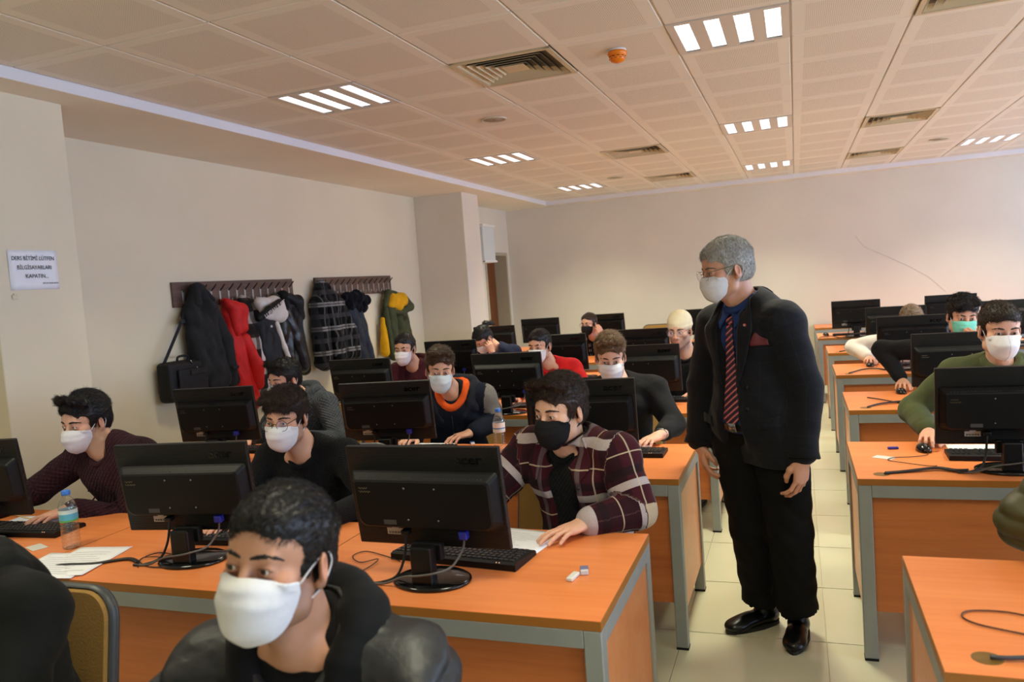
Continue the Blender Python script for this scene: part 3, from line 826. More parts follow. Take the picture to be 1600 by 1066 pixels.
def flow(style, p):
    x, y, z = p[:, 0], p[:, 1], p[:, 2]; o = np.zeros_like(p); f = y < -.03
    if style == 'quiff': o[:, 1] = np.where(f, -.25, .8); o[:, 2] = np.where(f, .8, .1)
    elif style == 'sweep': o[:, 0] = .65; o[:, 1] = np.where(f, -.1, .6); o[:, 2] = np.where(f, .45, .0)
    elif style == 'grey': o[:, 0] = np.where(x > -.02, .6, -.5); o[:, 1] = np.where(f, -.15, .5); o[:, 2] = -.1
    elif style in ('bun', 'tied', 'ponytail'): o[:, 1] = 1; o[:, 2] = .2
    else: o[:, 1] = -.7; o[:, 2] = np.where(z > .07, .15, -.5)
    low = z < .045; o[low] = np.array([0, .35, -.9])
    return o
def strands(style, poly, R, t, mat, parent, n, seed, L=.020, rad=.00045):
    g = np.random.default_rng(seed); p, tr, q = poly
    fq = np.concatenate([q[:, :3], q[:, [0, 2, 3]], tr]); a, b, c = p[fq[:, 0]], p[fq[:, 1]], p[fq[:, 2]]
    nr = np.cross(b-a, c-a); ar = np.linalg.norm(nr, axis=1); nr = nr/np.maximum(ar, 1e-12)[:, None]
    ctr = (a+b+c)/3; out = np.einsum('ij,ij->i', nr, ctr-np.array([0, .014, .03])); sgn = np.sign(np.median(out)); nr = nr*sgn
    w = ar*(np.einsum('ij,ij->i', nr, ctr-np.array([0, .014, .03])) > 0); w = w/w.sum()
    k = g.choice(len(fq), n, p=w); u = g.random((n, 2)); u = np.where(u.sum(1, keepdims=True) > 1, 1-u, u)
    P0 = a[k]+(b[k]-a[k])*u[:, :1]+(c[k]-a[k])*u[:, 1:]; N = nr[k]
    F = flow(style, P0)+g.normal(0, .28, (n, 3)); F -= N*np.einsum('ij,ij->i', F, N)[:, None]; F /= np.maximum(np.linalg.norm(F, axis=1), 1e-6)[:, None]
    Ls = L*g.uniform(.6, 1.3, (n, 1))*np.where(P0[:, 2:3] < .045, .55, 1.0)
    up = g.uniform(.10, .40, (n, 1))
    pts = np.stack([P0-N*.001, P0+F*Ls*.35+N*Ls*up*.5, P0+F*Ls*.7+N*Ls*up*.65, P0+F*Ls+N*Ls*up*.55], 1)@R.T+t
    hc = bpy.data.hair_curves.new('hair_strands'); hc.add_curves([4]*n)
    hc.position_data.foreach_set('vector', pts.reshape(-1).astype(np.float32))
    at = hc.attributes.get('radius') or hc.attributes.new('radius', 'FLOAT', 'POINT')
    at.data.foreach_set('value', np.tile(np.array([1, .95, .7, .2])*rad, n).astype(np.float32))
    hc.materials.append(mat); o = bpy.data.objects.new('hair_strands', hc); COL.objects.link(o); o.parent = parent; o['kind'] = 'stuff'
    return o

# ------------------------------------------------------------------ people: hands (right hand; palm down = -Z, fingers +Y, thumb -X)
def finger(v, base, yaw, lens, curls, r):
    p = V3(base); pitch = 0; k = .004
    for L, c, (r1, r2) in zip(lens, curls, ((r, r*.93), (r*.93, r*.86), (r*.86, r*.72))):
        pitch += c; d = V3(math.sin(yaw)*math.cos(pitch), math.cos(yaw)*math.cos(pitch), -math.sin(pitch))
        q = p+d*L; v.add(cap(p, q, r1, r2), k); p = q
HP = {'type': ((.25, .45, .35), -.05), 'flat': ((.05, .22, .2), .0), 'mouse': ((-.12, .55, .45), .02), 'hang': ((.35, .5, .35), .0), 'fist': ((.9, 1.2, .8), 0), 'cheek': ((.7, .6, .5), 0)}
HCACHE = {}
def hand_poly(pose, side, h):
    key = (pose, side, round(h, 4))
    if key in HCACHE: return HCACHE[key]
    v = Vol((-.10, -.06, -.10), (.075, .21, .05), h)
    (c1, c2, c3), sp = HP[pose]
    v.add(ell((.0, .050, -.002), (.041, .052, .0145)), 0); v.add(cap((0, -.05, 0), (0, .01, 0), .026, .026), .018)
    kn = [(-.027, .088, .0), (-.008, .093, .003), (.011, .089, .002), (.028, .078, -.001)]
    ln = [(.043, .026, .022), (.047, .029, .023), (.043, .027, .022), (.034, .021, .020)]
    for i, (b, l) in enumerate(zip(kn, ln)):
        v.add(cap((b[0]*.5, .02, 0), b, .013, .0102), .012)
        sc = [1.0, 1.0, 1.06, 1.12][i]; spread = [-.16, -.03, .08, .22][i] if pose != 'fist' else [-.03, 0, .02, .05][i]
        finger(v, b, spread, l, (c1*sc, c2*sc, c3), [.0088, .0092, .0087, .0077][i])
    th = [(-.022, .018, -.008), (-.046, .048, -.016), (-.058, .078, -.020), (-.060, .102, -.026)]
    if pose in ('fist', 'cheek', 'hang'): th = [(-.022, .018, -.008), (-.042, .048, -.024), (-.040, .078, -.038), (-.028, .100, -.046)]
    if pose == 'mouse': th = [(-.022, .018, -.010), (-.044, .050, -.024), (-.048, .080, -.030), (-.042, .104, -.034)]
    for a, b, r1, r2 in zip(th, th[1:], (.017, .0125, .0105), (.0125, .0105, .0085)): v.add(cap(a, b, r1, r2), .008)
    p, t, q = v.poly()
    if side == 'L': p = p*V3(-1, 1, 1); t = t[:, ::-1]; q = q[:, ::-1]
    HCACHE[key] = (p, t, q); return HCACHE[key]

# ------------------------------------------------------------------ people: things worn on the head
m_mask_white = plain('white_mask_fabric', (226, 226, 230), .8, spec=.2, noise=.02, nscale=60, bump=.12)
m_mask_blue = plain('pale_blue_mask_fabric', (206, 222, 230), .8, spec=.2, noise=.02, nscale=60, bump=.12)
m_mask_green = plain('green_mask_fabric', (120, 205, 185), .8, spec=.2, noise=.02, nscale=60, bump=.12)
m_mask_black = plain('black_mask_fabric', (22, 22, 23), .8, spec=.2, noise=.05, nscale=60, bump=.12)
m_loop = plain('elastic_cord', (220, 220, 222), .7); m_loop_b = plain('black_elastic_cord', (20, 20, 20), .7)
def surf_y(vol, x, z):
    """front surface of the head volume at x, z"""
    i = int(round((x-vol.lo[0])/vol.h)); k = int(round((z-vol.lo[2])/vol.h))
    if not (0 <= i < vol.n[0] and 0 <= k < vol.n[2]): return None
    col = vol.f[i, :, k] < 0
    return vol.lo[1]+vol.h*int(np.argmax(col)) if col.any() else None
def mask_obj(kind, vol, parent, R, t, seed=0, wide=1.0):
    nu, nv = 28, 16; mb = MB(); rings = []
    rg = random.Random(seed); ph = [rg.uniform(0, 6) for _ in range(6)]
    if kind == 'kn95':
        yc = [(0, -.110, -.004), (.15, -.126, -.022), (.42, -.150, -.050), (.65, -.142, -.076), (.85, -.118, -.108), (1, -.080, -.131)]
        exps = [1.7, 1.35, 1.15, 1.15, 1.2, 1.2]
    else:
        yc = [(0, -.104, -.010), (.18, -.124, -.027), (.45, -.128, -.055), (.7, -.121, -.084), (.88, -.108, -.112), (1, -.078, -.131)]
        exps = [1.55, 1.1, .85, .8, .9, 1.0]
    def itp(v, c): 
        return float(np.interp(v, [q[0] for q in yc], [q[c] for q in yc])), float(np.interp(v, [q[0] for q in yc], exps))
    for j in range(nv):
        v = j/(nv-1); row = []
        (y0, e), (z0, _) = itp(v, 1), itp(v, 2)
        xs = (.0690-.011*v**1.5)*wide; ys = -.040+.008*math.sin(PI*v); zs = -.024-.060*v
        for i in range(nu):
            u = -1+2*i/(nu-1); au = abs(u)
            x = xs*math.sin(PI/2*u); y = ys+(y0-ys)*max(0, math.cos(PI/2*u))**e; z = z0+(zs-z0)*au**1.6
            if kind != 'kn95':
                y -= .0014*math.sin(v*PI*5.5)*(1-.5*au); y -= .0022*math.sin(7*u+ph[0]+5*v)*math.sin(6*v+ph[1])*(1-au*.3)
                z += .0015*math.sin(9*u+ph[2])
            sy = surf_y(vol, x*.97, z)
            if sy is not None and -.97 < u < .97: y = min(y, sy-.0022)
            row.append((x, y, z))
        rings.append(row)
    T = Matrix.Translation(t) @ Matrix(R.tolist()).to_4x4()
    mb.loft(rings, False, T, True, closed=False)
    mat = {'white': m_mask_white, 'blue': m_mask_blue, 'green': m_mask_green, 'black': m_mask_black, 'kn95': m_mask_white}[kind]
    mk = mb.build('face_mask', mat, parent)
    md = mk.modifiers.new('thickness', 'SOLIDIFY'); md.thickness = .0016; md.offset = 0
    md = mk.modifiers.new('smooth', 'SUBSURF'); md.levels = 1; md.render_levels = 1
    lm = m_loop_b if kind == 'black' else m_loop
    for s in (-1, 1):
        mb = MB(); a = rings[1][0 if s < 0 else -1]; b = rings[-2][0 if s < 0 else -1]
        pts = [a, (s*.0745*wide, -.002, .006), (s*.079*wide, .022, .017), (s*.080*wide, .037, .0), (s*.078*wide, .030, -.026), (s*.074*wide, .012, -.048), b]
        mb.tube(catmull(pts, 5), .0016 if kind != 'black' else .0018, 6, T); mb.build('ear_loop', lm, mk)
    if kind not in ('kn95',):
        mb = MB(); mb.tube([Vector(rings[0][i])+Vector((0, -.0012, -.004)) for i in range(3, nu-3)], .0013, 6, T); mb.build('nose_wire', mat, mk)
    else:
        mb = MB(); mb.tube([Vector(rings[j][nu//2-1]).lerp(Vector(rings[j][nu//2]), .5)+Vector((0, -.001, 0)) for j in range(nv)], .0014, 6, T); mb.build('centre_seam', mat, mk)
    return mk
M = NT('spectacle_lens'); tr = M.n('ShaderNodeBsdfTransparent'); gl = M.n('ShaderNodeBsdfGlossy'); gl.inputs['Roughness'].default_value = .03; gl.inputs['Color'].default_value = (.75, .8, 1, 1)
mx = M.n('ShaderNodeMixShader'); mx.inputs[0].default_value = .10; M.l(tr.outputs[0], mx.inputs[1]); M.l(gl.outputs[0], mx.inputs[2])
M.l(mx.outputs[0], M.t.nodes['Material Output'].inputs[0]); m_lens = M.m
m_gold = plain('thin_metal_rim', (120, 112, 100), .3, .9); m_black_rim = plain('black_metal_rim', (26, 26, 28), .3, .6)
def glasses_obj(parent, R, t, mat, shape='round', rimless=False):
    T = Matrix.Translation(t) @ Matrix(R.tolist()).to_4x4(); g = None
    gl = MB()
    for s in (-1, 1):
        n = 28; pts = []
        for k in range(n):
            a = 2*PI*k/n; ca, sa = math.cos(a), math.sin(a); e = .7 if shape != 'round' else 1.0
            pts.append((s*.034+.0245*math.copysign(abs(ca)**e, ca), -.106+.10*abs(s*.034+.0245*ca-.0)*.12+(.0 if s else 0), -.005+(.0200 if shape != 'round' else .0225)*math.copysign(abs(sa)**e, sa)))
        if not rimless or True: gl.tube(pts, .0011 if not rimless else .0007, 6, T, closed=True)
        b = bmesh.new(); vs = [b.verts.new(p) for p in pts]; b.faces.new(vs)
        lens = MB(); lens.join(b, T); lens_me = lens
        if s < 0: L0 = lens
        else: L1 = lens
    gl.tube(catmull([(-.011, -.105, 0), (0, -.109, .003), (.011, -.105, 0)], 4), .0013, 6, T)
    g = gl.build('glasses_frame', mat, parent)
    L0.build('lens', m_lens, g); L1.build('lens', m_lens, g)
    for s in (-1, 1):
        mb = MB(); mb.tube(catmull([(s*.058, -.102, .004), (s*.068, -.088, .008), (s*.0765, -.02, .012), (s*.080, .016, .014), (s*.079, .035, -.004), (s*.077, .044, -.022)], 4), .0016, 6, T); mb.build('temple', mat, g)
    return g
# ------------------------------------------------------------------ people: clothes and assembly
def wrinkle(seed, amp):
    r = random.Random(seed); ph = [r.uniform(0, 6) for _ in range(8)]
    def fn(X, Y, Z):
        a = np.sin(58*(.6*X+Z)+2.6*np.sin(17*Y+ph[0])+1.8*np.sin(13*X+ph[1])+ph[2])
        b = np.sin(46*(.7*Y-.8*X+.5*Z)+2.2*np.sin(21*Z+ph[3])+ph[4])
        c = np.sin(26*X+ph[5])*np.sin(23*Y+ph[6])*np.sin(25*Z+ph[7])
        return amp*(.45*a*np.abs(a)+.35*b*np.abs(b)+.5*c)
    return fn
def quilt(seed, amp, per, S):
    w = wrinkle(seed, amp*.5)
    o, tz = S['N'], S['Rt'][:, 2]
    def fn(X, Y, Z):
        d = (X-o[0])*tz[0]+(Y-o[1])*tz[1]+(Z-o[2])*tz[2]
        return amp*1.0-amp*1.5*np.abs(np.sin(PI*d/per))**.6+w(X, Y, Z)
    return fn
def ik(S, W, a, b, hint):
    v = W-S; d = np.linalg.norm(v)
    if d > (a+b)*.995: k = d/((a+b)*.995); a *= k; b *= k
    u = v/d; x = (a*a-b*b+d*d)/(2*d); hgt = math.sqrt(max(a*a-x*x, 0)); h = V3(hint); h = h-u*(h@u); h = unit(h)
    return S+u*x+h*hgt
def skeleton(P, B):
    S = {'slv': P.get('slv', .93)}; e = V3(P['eye'])-B; yaw, pitch, roll = (math.radians(v) for v in P.get('head', (0, 5, 0)))
    R = rot(yaw, pitch, roll); sc = P.get('hs', 1.0)
    S['Rh'] = R*sc; S['O'] = e-R@V3(0, -.088, 0)*sc
    ty = math.radians(P.get('tyaw', 0)); Ry = rot(ty)
    S['N'] = S['O']+Ry@V3(P.get('neck', (0, .075, -.185)))
    if 'N' in P: S['N'] = V3(P['N'])-B
    if 'pelvis' in P: S['pel'] = V3(P['pelvis'])-B
    else:
        zz = .56; dz = S['N'][2]-zz; L = P.get('spine', .45); S['pel'] = S['N']+Ry@V3(0, math.sqrt(max(L*L-dz*dz, .008)), 0); S['pel'][2] = zz
    tz = unit(S['N']-S['pel']); tx = Ry@V3(1, 0, 0); tx = unit(tx-tz*(tx@tz)); tyv = np.cross(tz, tx)
    Rt = np.stack([tx, tyv, tz], 1); S['Rt'] = Rt; S['up'] = P.get('size', 1.0)
    w = P.get('shw', .182); T = lambda *a: S['N']+Rt@V3(*a)
    S['T'] = T; S['len'] = np.linalg.norm(S['N']-S['pel'])
    for side, sg in (('R', -1), ('L', 1)):
        dz, dy = P.get('sh'+side, (0, 0)); sh = T(sg*w, .010+dy, -.058+dz); S['sh'+side] = sh
        hd = P['hands'][side]; W = V3(hd['w'])-B; S['wr'+side] = W
        S['el'+side] = ik(sh, W, P.get('ua', .29), P.get('fa', .255), hd.get('hint', (sg*.6, .5, -.8)))
        if 'el' in hd: S['el'+side] = V3(hd['el'])-B
        if 'sh' in hd: S['sh'+side] = V3(hd['sh'])-B
    return S
def torso_prims(S, b, arms=True, fat=0.0):
    T, Rt = S['T'], S['Rt']; L = S['len']; o = []
    o.append((ell(T(0, .020, -.17), (.158+b, .108+b+fat*.5, .185+b), Rt), .02))
    o.append((ell(T(0, .012, -L*.70), (.148+b+fat*.5, .112+b+fat, .19+b), Rt), .05))
    o.append((ell(S['pel']+V3(0, 0, .03), (.168+b+fat*.5, .128+b+fat*.5, .13+b), Rt), .05))
    o.append((ell(T(-.07, -.045, -.14), (.075+b, .05+b, .075+b), Rt), .03)); o.append((ell(T(.07, -.045, -.14), (.075+b, .05+b, .075+b), Rt), .03))
    for s in 'RL':
        sg = -1 if s == 'R' else 1
        o.append((cap(T(sg*.035, .03, -.012), S['sh'+s]+Rt@V3(-sg*.02, .004, .012), .046+b, .046+b), .04))
        o.append((cap(T(sg*.10, .03, -.12), S['sh'+s], .07+b, .058+b), .04))
        if arms:
            o.append((cap(S['sh'+s], S['el'+s], .056+b, .044+b*1.05), .03))
            d = S['wr'+s]-S['el'+s]
            o.append((cap(S['el'+s], S['el'+s]+d*S['slv'], .044+b*1.05, .029+b*.95), .012))
    return o
def limb_attr(P, S):
    segs = [(S['sh'+s], S['el'+s], 'a') for s in 'RL']+[(S['el'+s], S['wr'+s], 'f') for s in 'RL']
    best = np.full(len(P), 1e9); uv = np.zeros((len(P), 3))
    q = (P-S['N'])@S['Rt']; tor = np.sqrt((np.maximum(np.abs(q[:, 0])-.11, 0))**2+(q[:, 1]*.5)**2)-.055
    uv[:, 0] = q[:, 0]; uv[:, 1] = q[:, 2]; uv[:, 2] = q[:, 1]; best = tor
    for a, b, k in segs:
        ax = unit(b-a); t = np.clip((P-a)@ax, 0, np.linalg.norm(b-a)); r = P-(a+np.outer(t, ax)); d = np.linalg.norm(r, axis=1)-.05
        m = d < best
        n1 = unit(np.cross(ax, V3(0, .3, 1))); n2 = np.cross(ax, n1)
        ang = np.arctan2(r@n2, r@n1)
        base = .0 if k == 'a' else .30
        uv[m, 0] = ang[m]*.06+.02; uv[m, 1] = -(t[m]+base)-.06; uv[m, 2] = 1.0
        best = np.where(m, d, best)
    return uv
def bounds(pts, m): pts = np.array(pts); return pts.min(0)-m, pts.max(0)+m
def garment(name, S, mat, h, root, bulk, seed=0, wr=.003, neck_r=.060, neckcut=None, arms=True, fat=0.0, subs=(), adds=(), dispf=None, hem=-.055):
    pts = [S['N'], S['pel'], S['shR'], S['shL']]+([S['elR'], S['elL'], S['wrR'], S['wrL']] if arms else [])
    lo, hi = bounds(pts, .20+bulk); v = Vol(lo, hi, h)
    for p, k in torso_prims(S, bulk, arms, fat): v.add(p, k)
    for p, k in adds: v.add(p, k)
    v.disp(dispf or wrinkle(seed, wr))
    nd = unit(S['O']+S['Rh']@V3(0, .03, -.05)-S['N'])
    v.sub(cap(S['N']+nd*.012, S['N']+nd*.30, neck_r, neck_r), .008)
    T = S['T']
    v.sub(ell(T(0, -.050, .004), neckcut or (.050, .052, .052), S['Rt']), .008)
    for p, k in subs: v.sub(p, k)
    # flat hem below the hips
    v.sub(boxp(S['pel']+V3(0, 0, hem-.20), (.6, .6, .20)), .004)
    p, t, q = v.poly()
    uv = limb_attr(p, S); S['vol'] = v
    return link(name, raw_mesh(name, [(p, t, q)], mat, {'limbuv': uv}), root)
def front(S, x, z, side=-1):
    """front (or back) surface point of the last garment at torso coordinates x, z"""
    v = S['vol']; ys = np.linspace(-.34, .05, 160)*(1 if side < 0 else -1); P = S['T'](0, 0, 0)+np.outer(np.full(len(ys), x), S['Rt'][:, 0])+np.outer(ys, S['Rt'][:, 1])+z*S['Rt'][:, 2]
    I = np.round((P-v.lo)/v.h).astype(int); ok = np.all((I >= 0) & (I < v.n), axis=1); I = np.clip(I, 0, v.n-1)
    f = np.where(ok, v.f[I[:, 0], I[:, 1], I[:, 2]], 1)
    k = int(np.argmax(f < 0)) if (f < 0).any() else None
    if k is None: return -.12
    if k > 0 and f[k-1] > f[k]: return ys[k-1]+(ys[k]-ys[k-1])*f[k-1]/(f[k-1]-f[k])
    return ys[k]
def patch(name, S, A, Bp, mat, root, lift=.004, thick=.004, nu=6, side=-1, sub=3):
    """cloth piece lying on the last garment between the polylines A and Bp (torso x, z)"""
    A = catmull([(x, 0, z) for x, z in A], sub); Bp = catmull([(x, 0, z) for x, z in Bp], sub); rings = []
    for a, b in zip(A, Bp):
        row = []
        for i in range(nu+1):
            p = a.lerp(b, i/nu); row.append([p.x, front(S, p.x, p.z, side), p.z])
        rings.append(row)
    G = np.array(rings)
    for _ in range(3):
        Y = G[:, :, 1].copy(); Y[1:-1] = (G[:-2, :, 1]+2*G[1:-1, :, 1]+G[2:, :, 1])/4; G[:, :, 1] = Y
    T = S['T']; mb = MB(); mb.loft([[Vector(T(x, y+side*lift, z)) for x, y, z in r] for r in G], False, None, True, closed=False)
    o = mb.build(name, mat, root); md = o.modifiers.new('thickness', 'SOLIDIFY'); md.thickness = thick; md.offset = 0
    me = o.data; at = me.attributes.new('limbuv', 'FLOAT_VECTOR', 'POINT'); at.data.foreach_set('vector', G.reshape(-1, 3)[:, [0, 2, 1]].astype(np.float32).ravel())
    return o
def on_front(S, pts, r, name, mat, root, lift=.004, seg=6):
    mb = MB(); mb.tube(catmull([Vector(S['T'](x, front(S, x, z)-lift, z)) for x, z in pts], 4), r, seg); return mb.build(name, mat, root)
def ring_tube(S, name, mat, root, rx=.061, ry=.068, z=-.006, drop=.044, r=.0125, yoff=-.012, n=28):
    T = S['T']; mb = MB(); pts = []
    for k in range(n):
        a = 2*PI*k/n; c, s = math.cos(a), math.sin(a)
        pts.append(Vector(T(rx*c, yoff+ry*s, z-drop*max(0, -s)**1.2+.012*max(0, s))))
    mb.tube(pts, r, 8, closed=True); return mb.build(name, mat, root)
def hood_part(S, name, mat, root, h, r=.036, lining=None, spread=1.0, low=.0):
    T = S['T']; v = Vol(S['N']-.30, S['N']+.30, h)
    path = [(-.045, -.105, -.15), (-.085, -.070, -.065), (-.105, -.005, .005+low), (-.085, .070, .035+low), (0, .105, .040+low), (.085, .070, .035+low), (.105, -.005, .005+low), (.085, -.070, -.065), (.045, -.105, -.15)]
    path = [(x*spread, y, z) for x, y, z in path]
    C = [np.array(p) for p in catmull([Vector(T(*p)) for p in path], 3)]
    for i, (a, b) in enumerate(zip(C, C[1:])):
        w = math.sin(PI*(i+.5)/(len(C)-1))**.5; v.add(cap(a, b, r*(.45+.55*w)), .02)
    path2 = [(x*1.22, y*1.12+.004, z-.034) for x, y, z in path[1:-1]]
    C2 = [np.array(p) for p in catmull([Vector(T(*p)) for p in path2], 3)]
    for a, b in zip(C2, C2[1:]): v.add(cap(a, b, r*.72), .03)
    v.add(ell(T(0, .125, -.06), (.12*spread, .05, .10), S['Rt']), .03)
    v.disp(wrinkle(11, .0055)); p, t, q = v.poly(); o = link(name, raw_mesh(name, [(p, t, q)], mat, {'limbuv': limb_attr(p, S)}), root)
    if lining:
        mb = MB(); L = [Vector(T(x*.72, y*.74-.008, z-.004)) for x, y, z in path]
        mb.tube(catmull(L, 4), [.022]*(len(L)*4-3), 10); mb.build('hood_lining', lining, o)
    return o
def cuff(S, side, name, mat, root, r0=.036, ln=.05, extra=.0, back=.0):
    W = S['wr'+side]; d = unit(W-S['el'+side]); mb = MB(); e = W-d*(.005+back)
    mb.tube([Vector(e-d*ln), Vector(e-d*(ln*.93)), Vector(e-d*ln*.5), Vector(e-d*.004), Vector(e)], [r0-.002, r0+.002, r0, r0-.001+extra, r0-.005+extra], 18); return mb.build(name, mat, root)
m_jeans = plain('dark_denim', (36, 42, 56), .85, noise=.2, nscale=120, bump=.1); m_black_cloth = plain('black_trouser_cloth', (11, 11, 12), .85, spec=.2, noise=.12, nscale=90)
m_shoe = plain('black_shoe_leather', (11, 11, 12), .28, spec=.4); m_sneaker = plain('dark_sneaker', (40, 40, 44), .6); m_sole = plain('shoe_sole', (26, 25, 24), .7)
def shoe(root, ank, yaw, mat, h=.005, ln=.17):
    R = rot(yaw); a = V3(ank); f = lambda x, y, z: V3(a[0], a[1], 0)+R@V3(x, y, z)
    v = Vol(f(0, -.08, .06)-.24, f(0, -.08, .06)+.24, h)
    z0 = a[2]-.085
    g = lambda x, y, z: f(x, y, z+z0)
    v.add(ell(g(0, .015, .040), (.043, .062, .040), R), 0); v.add(ell(g(0, -ln*.45, .036), (.046, .09, .036), R), .02); v.add(ell(g(0, -ln*.92, .028), (.050, .062, .030), R), .025); v.add(cap(g(0, .01, .05), g(0, .0, .085), .040, .040), .025)
    v.sub(boxp(g(0, 0, -.1), (.4, .4, .112)), .003)
    p, t, q = v.poly(); o = link('shoe', raw_mesh('shoe', [(p, t, q)], mat), root)
    mb = MB(); pts = [(.036*math.sin(a_)*(1 if math.cos(a_) > 0 else 1.14)+0, .072*math.cos(a_) if math.cos(a_) > 0 else ln*1.31*math.cos(a_)) for a_ in [2*PI*k/28 for k in range(28)]]
    pts = [(x*1.28, y+.002) for x, y in pts]
    mb.prism(pts, z0, z0+.016, Matrix.Translation((a[0], a[1], 0)) @ Matrix.Rotation(yaw, 4, 'Z')); mb.build('sole', m_sole, o)
    return o
def trousers(S, root, mat, h, legs, bulk=.012, seed=3, fat=0, crease=False):
    pts = [S['pel']]+[p for l in legs for p in l]; lo, hi = bounds(pts, .24); v = Vol(lo, hi, h)
    v.add(ell(S['pel']+V3(0, 0, -.0), (.158+fat*.5, .115+fat*.5, .13), S['Rt'] if abs(S['Rt'][2, 2]) > .93 else None), 0)
    for hip, knee, ank in legs:
        v.add(cap(hip, knee, .082+bulk, .060+bulk), .02); v.add(cap(knee, ank, .059+bulk, .044+bulk*1.3), .02)
    v.disp(wrinkle(seed, .0055))
    for hip, knee, ank in legs: v.sub(cap(ank+V3(0, 0, -.005), ank+V3(0, 0, -.2), .10), .003)
    p, t, q = v.poly(.0); return link('trousers', raw_mesh('trousers', [(p, t, q)], mat), root)
m_watch = plain('steel_watch', (150, 150, 150), .25, .9); m_watch_face = plain('watch_face', (12, 12, 14), .1)

def person(P):
    B = V3(P['base'][0], P['base'][1], 0.0)
    root = empty('person', B, 0, P['label'], 'person', None)
    S = skeleton(P, B); h = P.get('h', .0035); hb = P.get('hb', .008)
    Rh, O = S['Rh'], S['O']
    nk = np.linalg.inv(Rh)@(S['N']-O)
    vol = head_volume(h, P.get('open', 1.0), P.get('nose', 1.0), P.get('wide', 1.0), nk)
    hp = vol.poly(); cols = [skin_cols(hp[0], P.get('skin', (206, 154, 124)), P.get('stub', 0), 1)]
    parts = xf([hp], Rh, O)
    sb = np.array(lin(P.get('skin', (206, 154, 124)))[:3])
    for s in 'RL':
        hd = P['hands'][s]
        if hd.get('none'): continue
        p, t, q = hand_poly(hd.get('pose', 'type'), s, max(h, .0028))
        d = unit(hd['d']); n = V3(hd.get('n', (0, 0, 1))); n = unit(n-d*(n@d)); x = np.cross(d, n)
        Rm = np.stack([x, d, n], 1)*P.get('hands_scale', 1.0)
        parts += xf([(p, t, q)], Rm, S['wr'+s]+d*.012)
        kd = np.exp(-(((p[:, 1]-.12)/.10)**2))[:, None]*np.array([0, .10, .12])
        cols.append(np.concatenate([np.tile(sb, (len(p), 1))*(1-kd), np.ones((len(p), 1))], 1))
    # arms and trunk under the clothes, same body
    pts = [S['N'], S['pel'], S['elR'], S['elL'], S['wrR'], S['wrL'], S['shR'], S['shL']]; lo, hi = bounds(pts, .2)
    v = Vol(lo, hi, .014)
    for p, k in torso_prims(S, -.020): v.add(p, k)
    for s in 'RL': d = S['wr'+s]-S['el'+s]; v.add(cap(S['el'+s]+d*.4, S['wr'+s], .030, .025), .01)
    v.sub(cap(S['N']+V3(0, 0, -.03), S['N']+V3(0, 0, .2), .10), .02)
    for hip, knee, ank in P.get('_legs', []): v.add(cap(hip, knee, .06, .045), .02)
    cp = v.poly(); parts.append(cp); cols.append(np.tile(np.append(sb, 1), (len(cp[0]), 1)))
    body = link('body', raw_mesh('body', parts, m_skin, {'col': np.concatenate(cols)}), root)
    # face details
    hm = hair_mat(*P['haircol'])
    g = unit(P.get('gaze', (0, -1, -.15)))
    if P.get('eyes', True):
        for sg in (-1, 1):
            mb = MB(); b = bmesh.new(); bmesh.ops.create_uvsphere(b, u_segments=24, v_segments=18, radius=.0126)
            Mr = Vector((0, 0, 1)).rotation_difference(Vector(g)).to_matrix().to_4x4(); bmesh.ops.transform(b, matrix=Mr, verts=b.verts)
            for f in b.faces: f.smooth = True
            mb.join(b, Matrix.Translation(O) @ Matrix(Rh.tolist()).to_4x4() @ Matrix.Translation((sg*.032, -.0790, 0)))
            c0 = Vector(O+Rh@V3(sg*.032, -.0790, 0)); gw = Vector(unit(Rh@g))
            mb.bm.faces.ensure_lookup_table()
            for f in mb.bm.faces:
                a = (f.calc_center_median()-c0).normalized().angle(gw)
                f.material_index = 2 if a < .24 else 1 if a < .54 else 0
            mb.build('eye', [m_sclera, m_iris(P.get('iris', (58, 36, 20))), m_pupil], root)
        bw = P.get('brow', .0042 if h < .004 else .0052)
        for sg in (-1, 1):
            v = Vol((-.075, -.13, -.0), (.075, -.03, .05), .0022)
            bp = [(.011, .0185), (.021, .0215), (.033, .0235), (.045, .0215), (.054, .0160)]
            q = []
            for x, z in bp:
                z += P.get('brow_dz', 0); y = surf_y(vol, sg*x, z); q.append((sg*x, (y if y is not None else -.085)+.0005, z))
            for i, (a, b) in enumerate(zip(q, q[1:])):
                r1, r2 = [bw*.7, bw*1.0, bw, bw*.8, bw*.45][i:i+2]; v.add(cap(a, b, r1, r2), .002)
            v.disp(lambda X, Y, Z: .0006*np.sin(900*X+500*Z))
            link('eyebrow', raw_mesh('eyebrow', xf([v.poly()], Rh, O), hair_mat(*P.get('browcol', P['haircol']))), root)
    if P.get('hair'):
        hpoly = hair_poly(P['hair'], h, P.get('seed', 1), P.get('wide', 1.0))
        ho = link('hair', raw_mesh('hair', xf([hpoly], Rh, O), hm), root)
        strands(P['hair'], hpoly, Rh, O, hm, ho, 9000 if h < .0033 else 5000 if h < .004 else 2500, P.get('seed', 1), {'short': .014, 'crop': .010, 'grey': .018, 'tied': .02, 'bun': .02}.get(P['hair'], .024), .00040 if h < .0033 else .00055 if h < .004 else .0008)
    if P.get('mask'): mask_obj(P['mask'], vol, root, Rh, O, P.get('seed', 1), P.get('wide', 1.0))
    if P.get('glasses'): glasses_obj(root, Rh, O+Rh@V3(0, -.004, 0), *P['glasses'])
    # legs
    pel = S['pel']; Ry = rot(math.radians(P.get('tyaw', 0)))
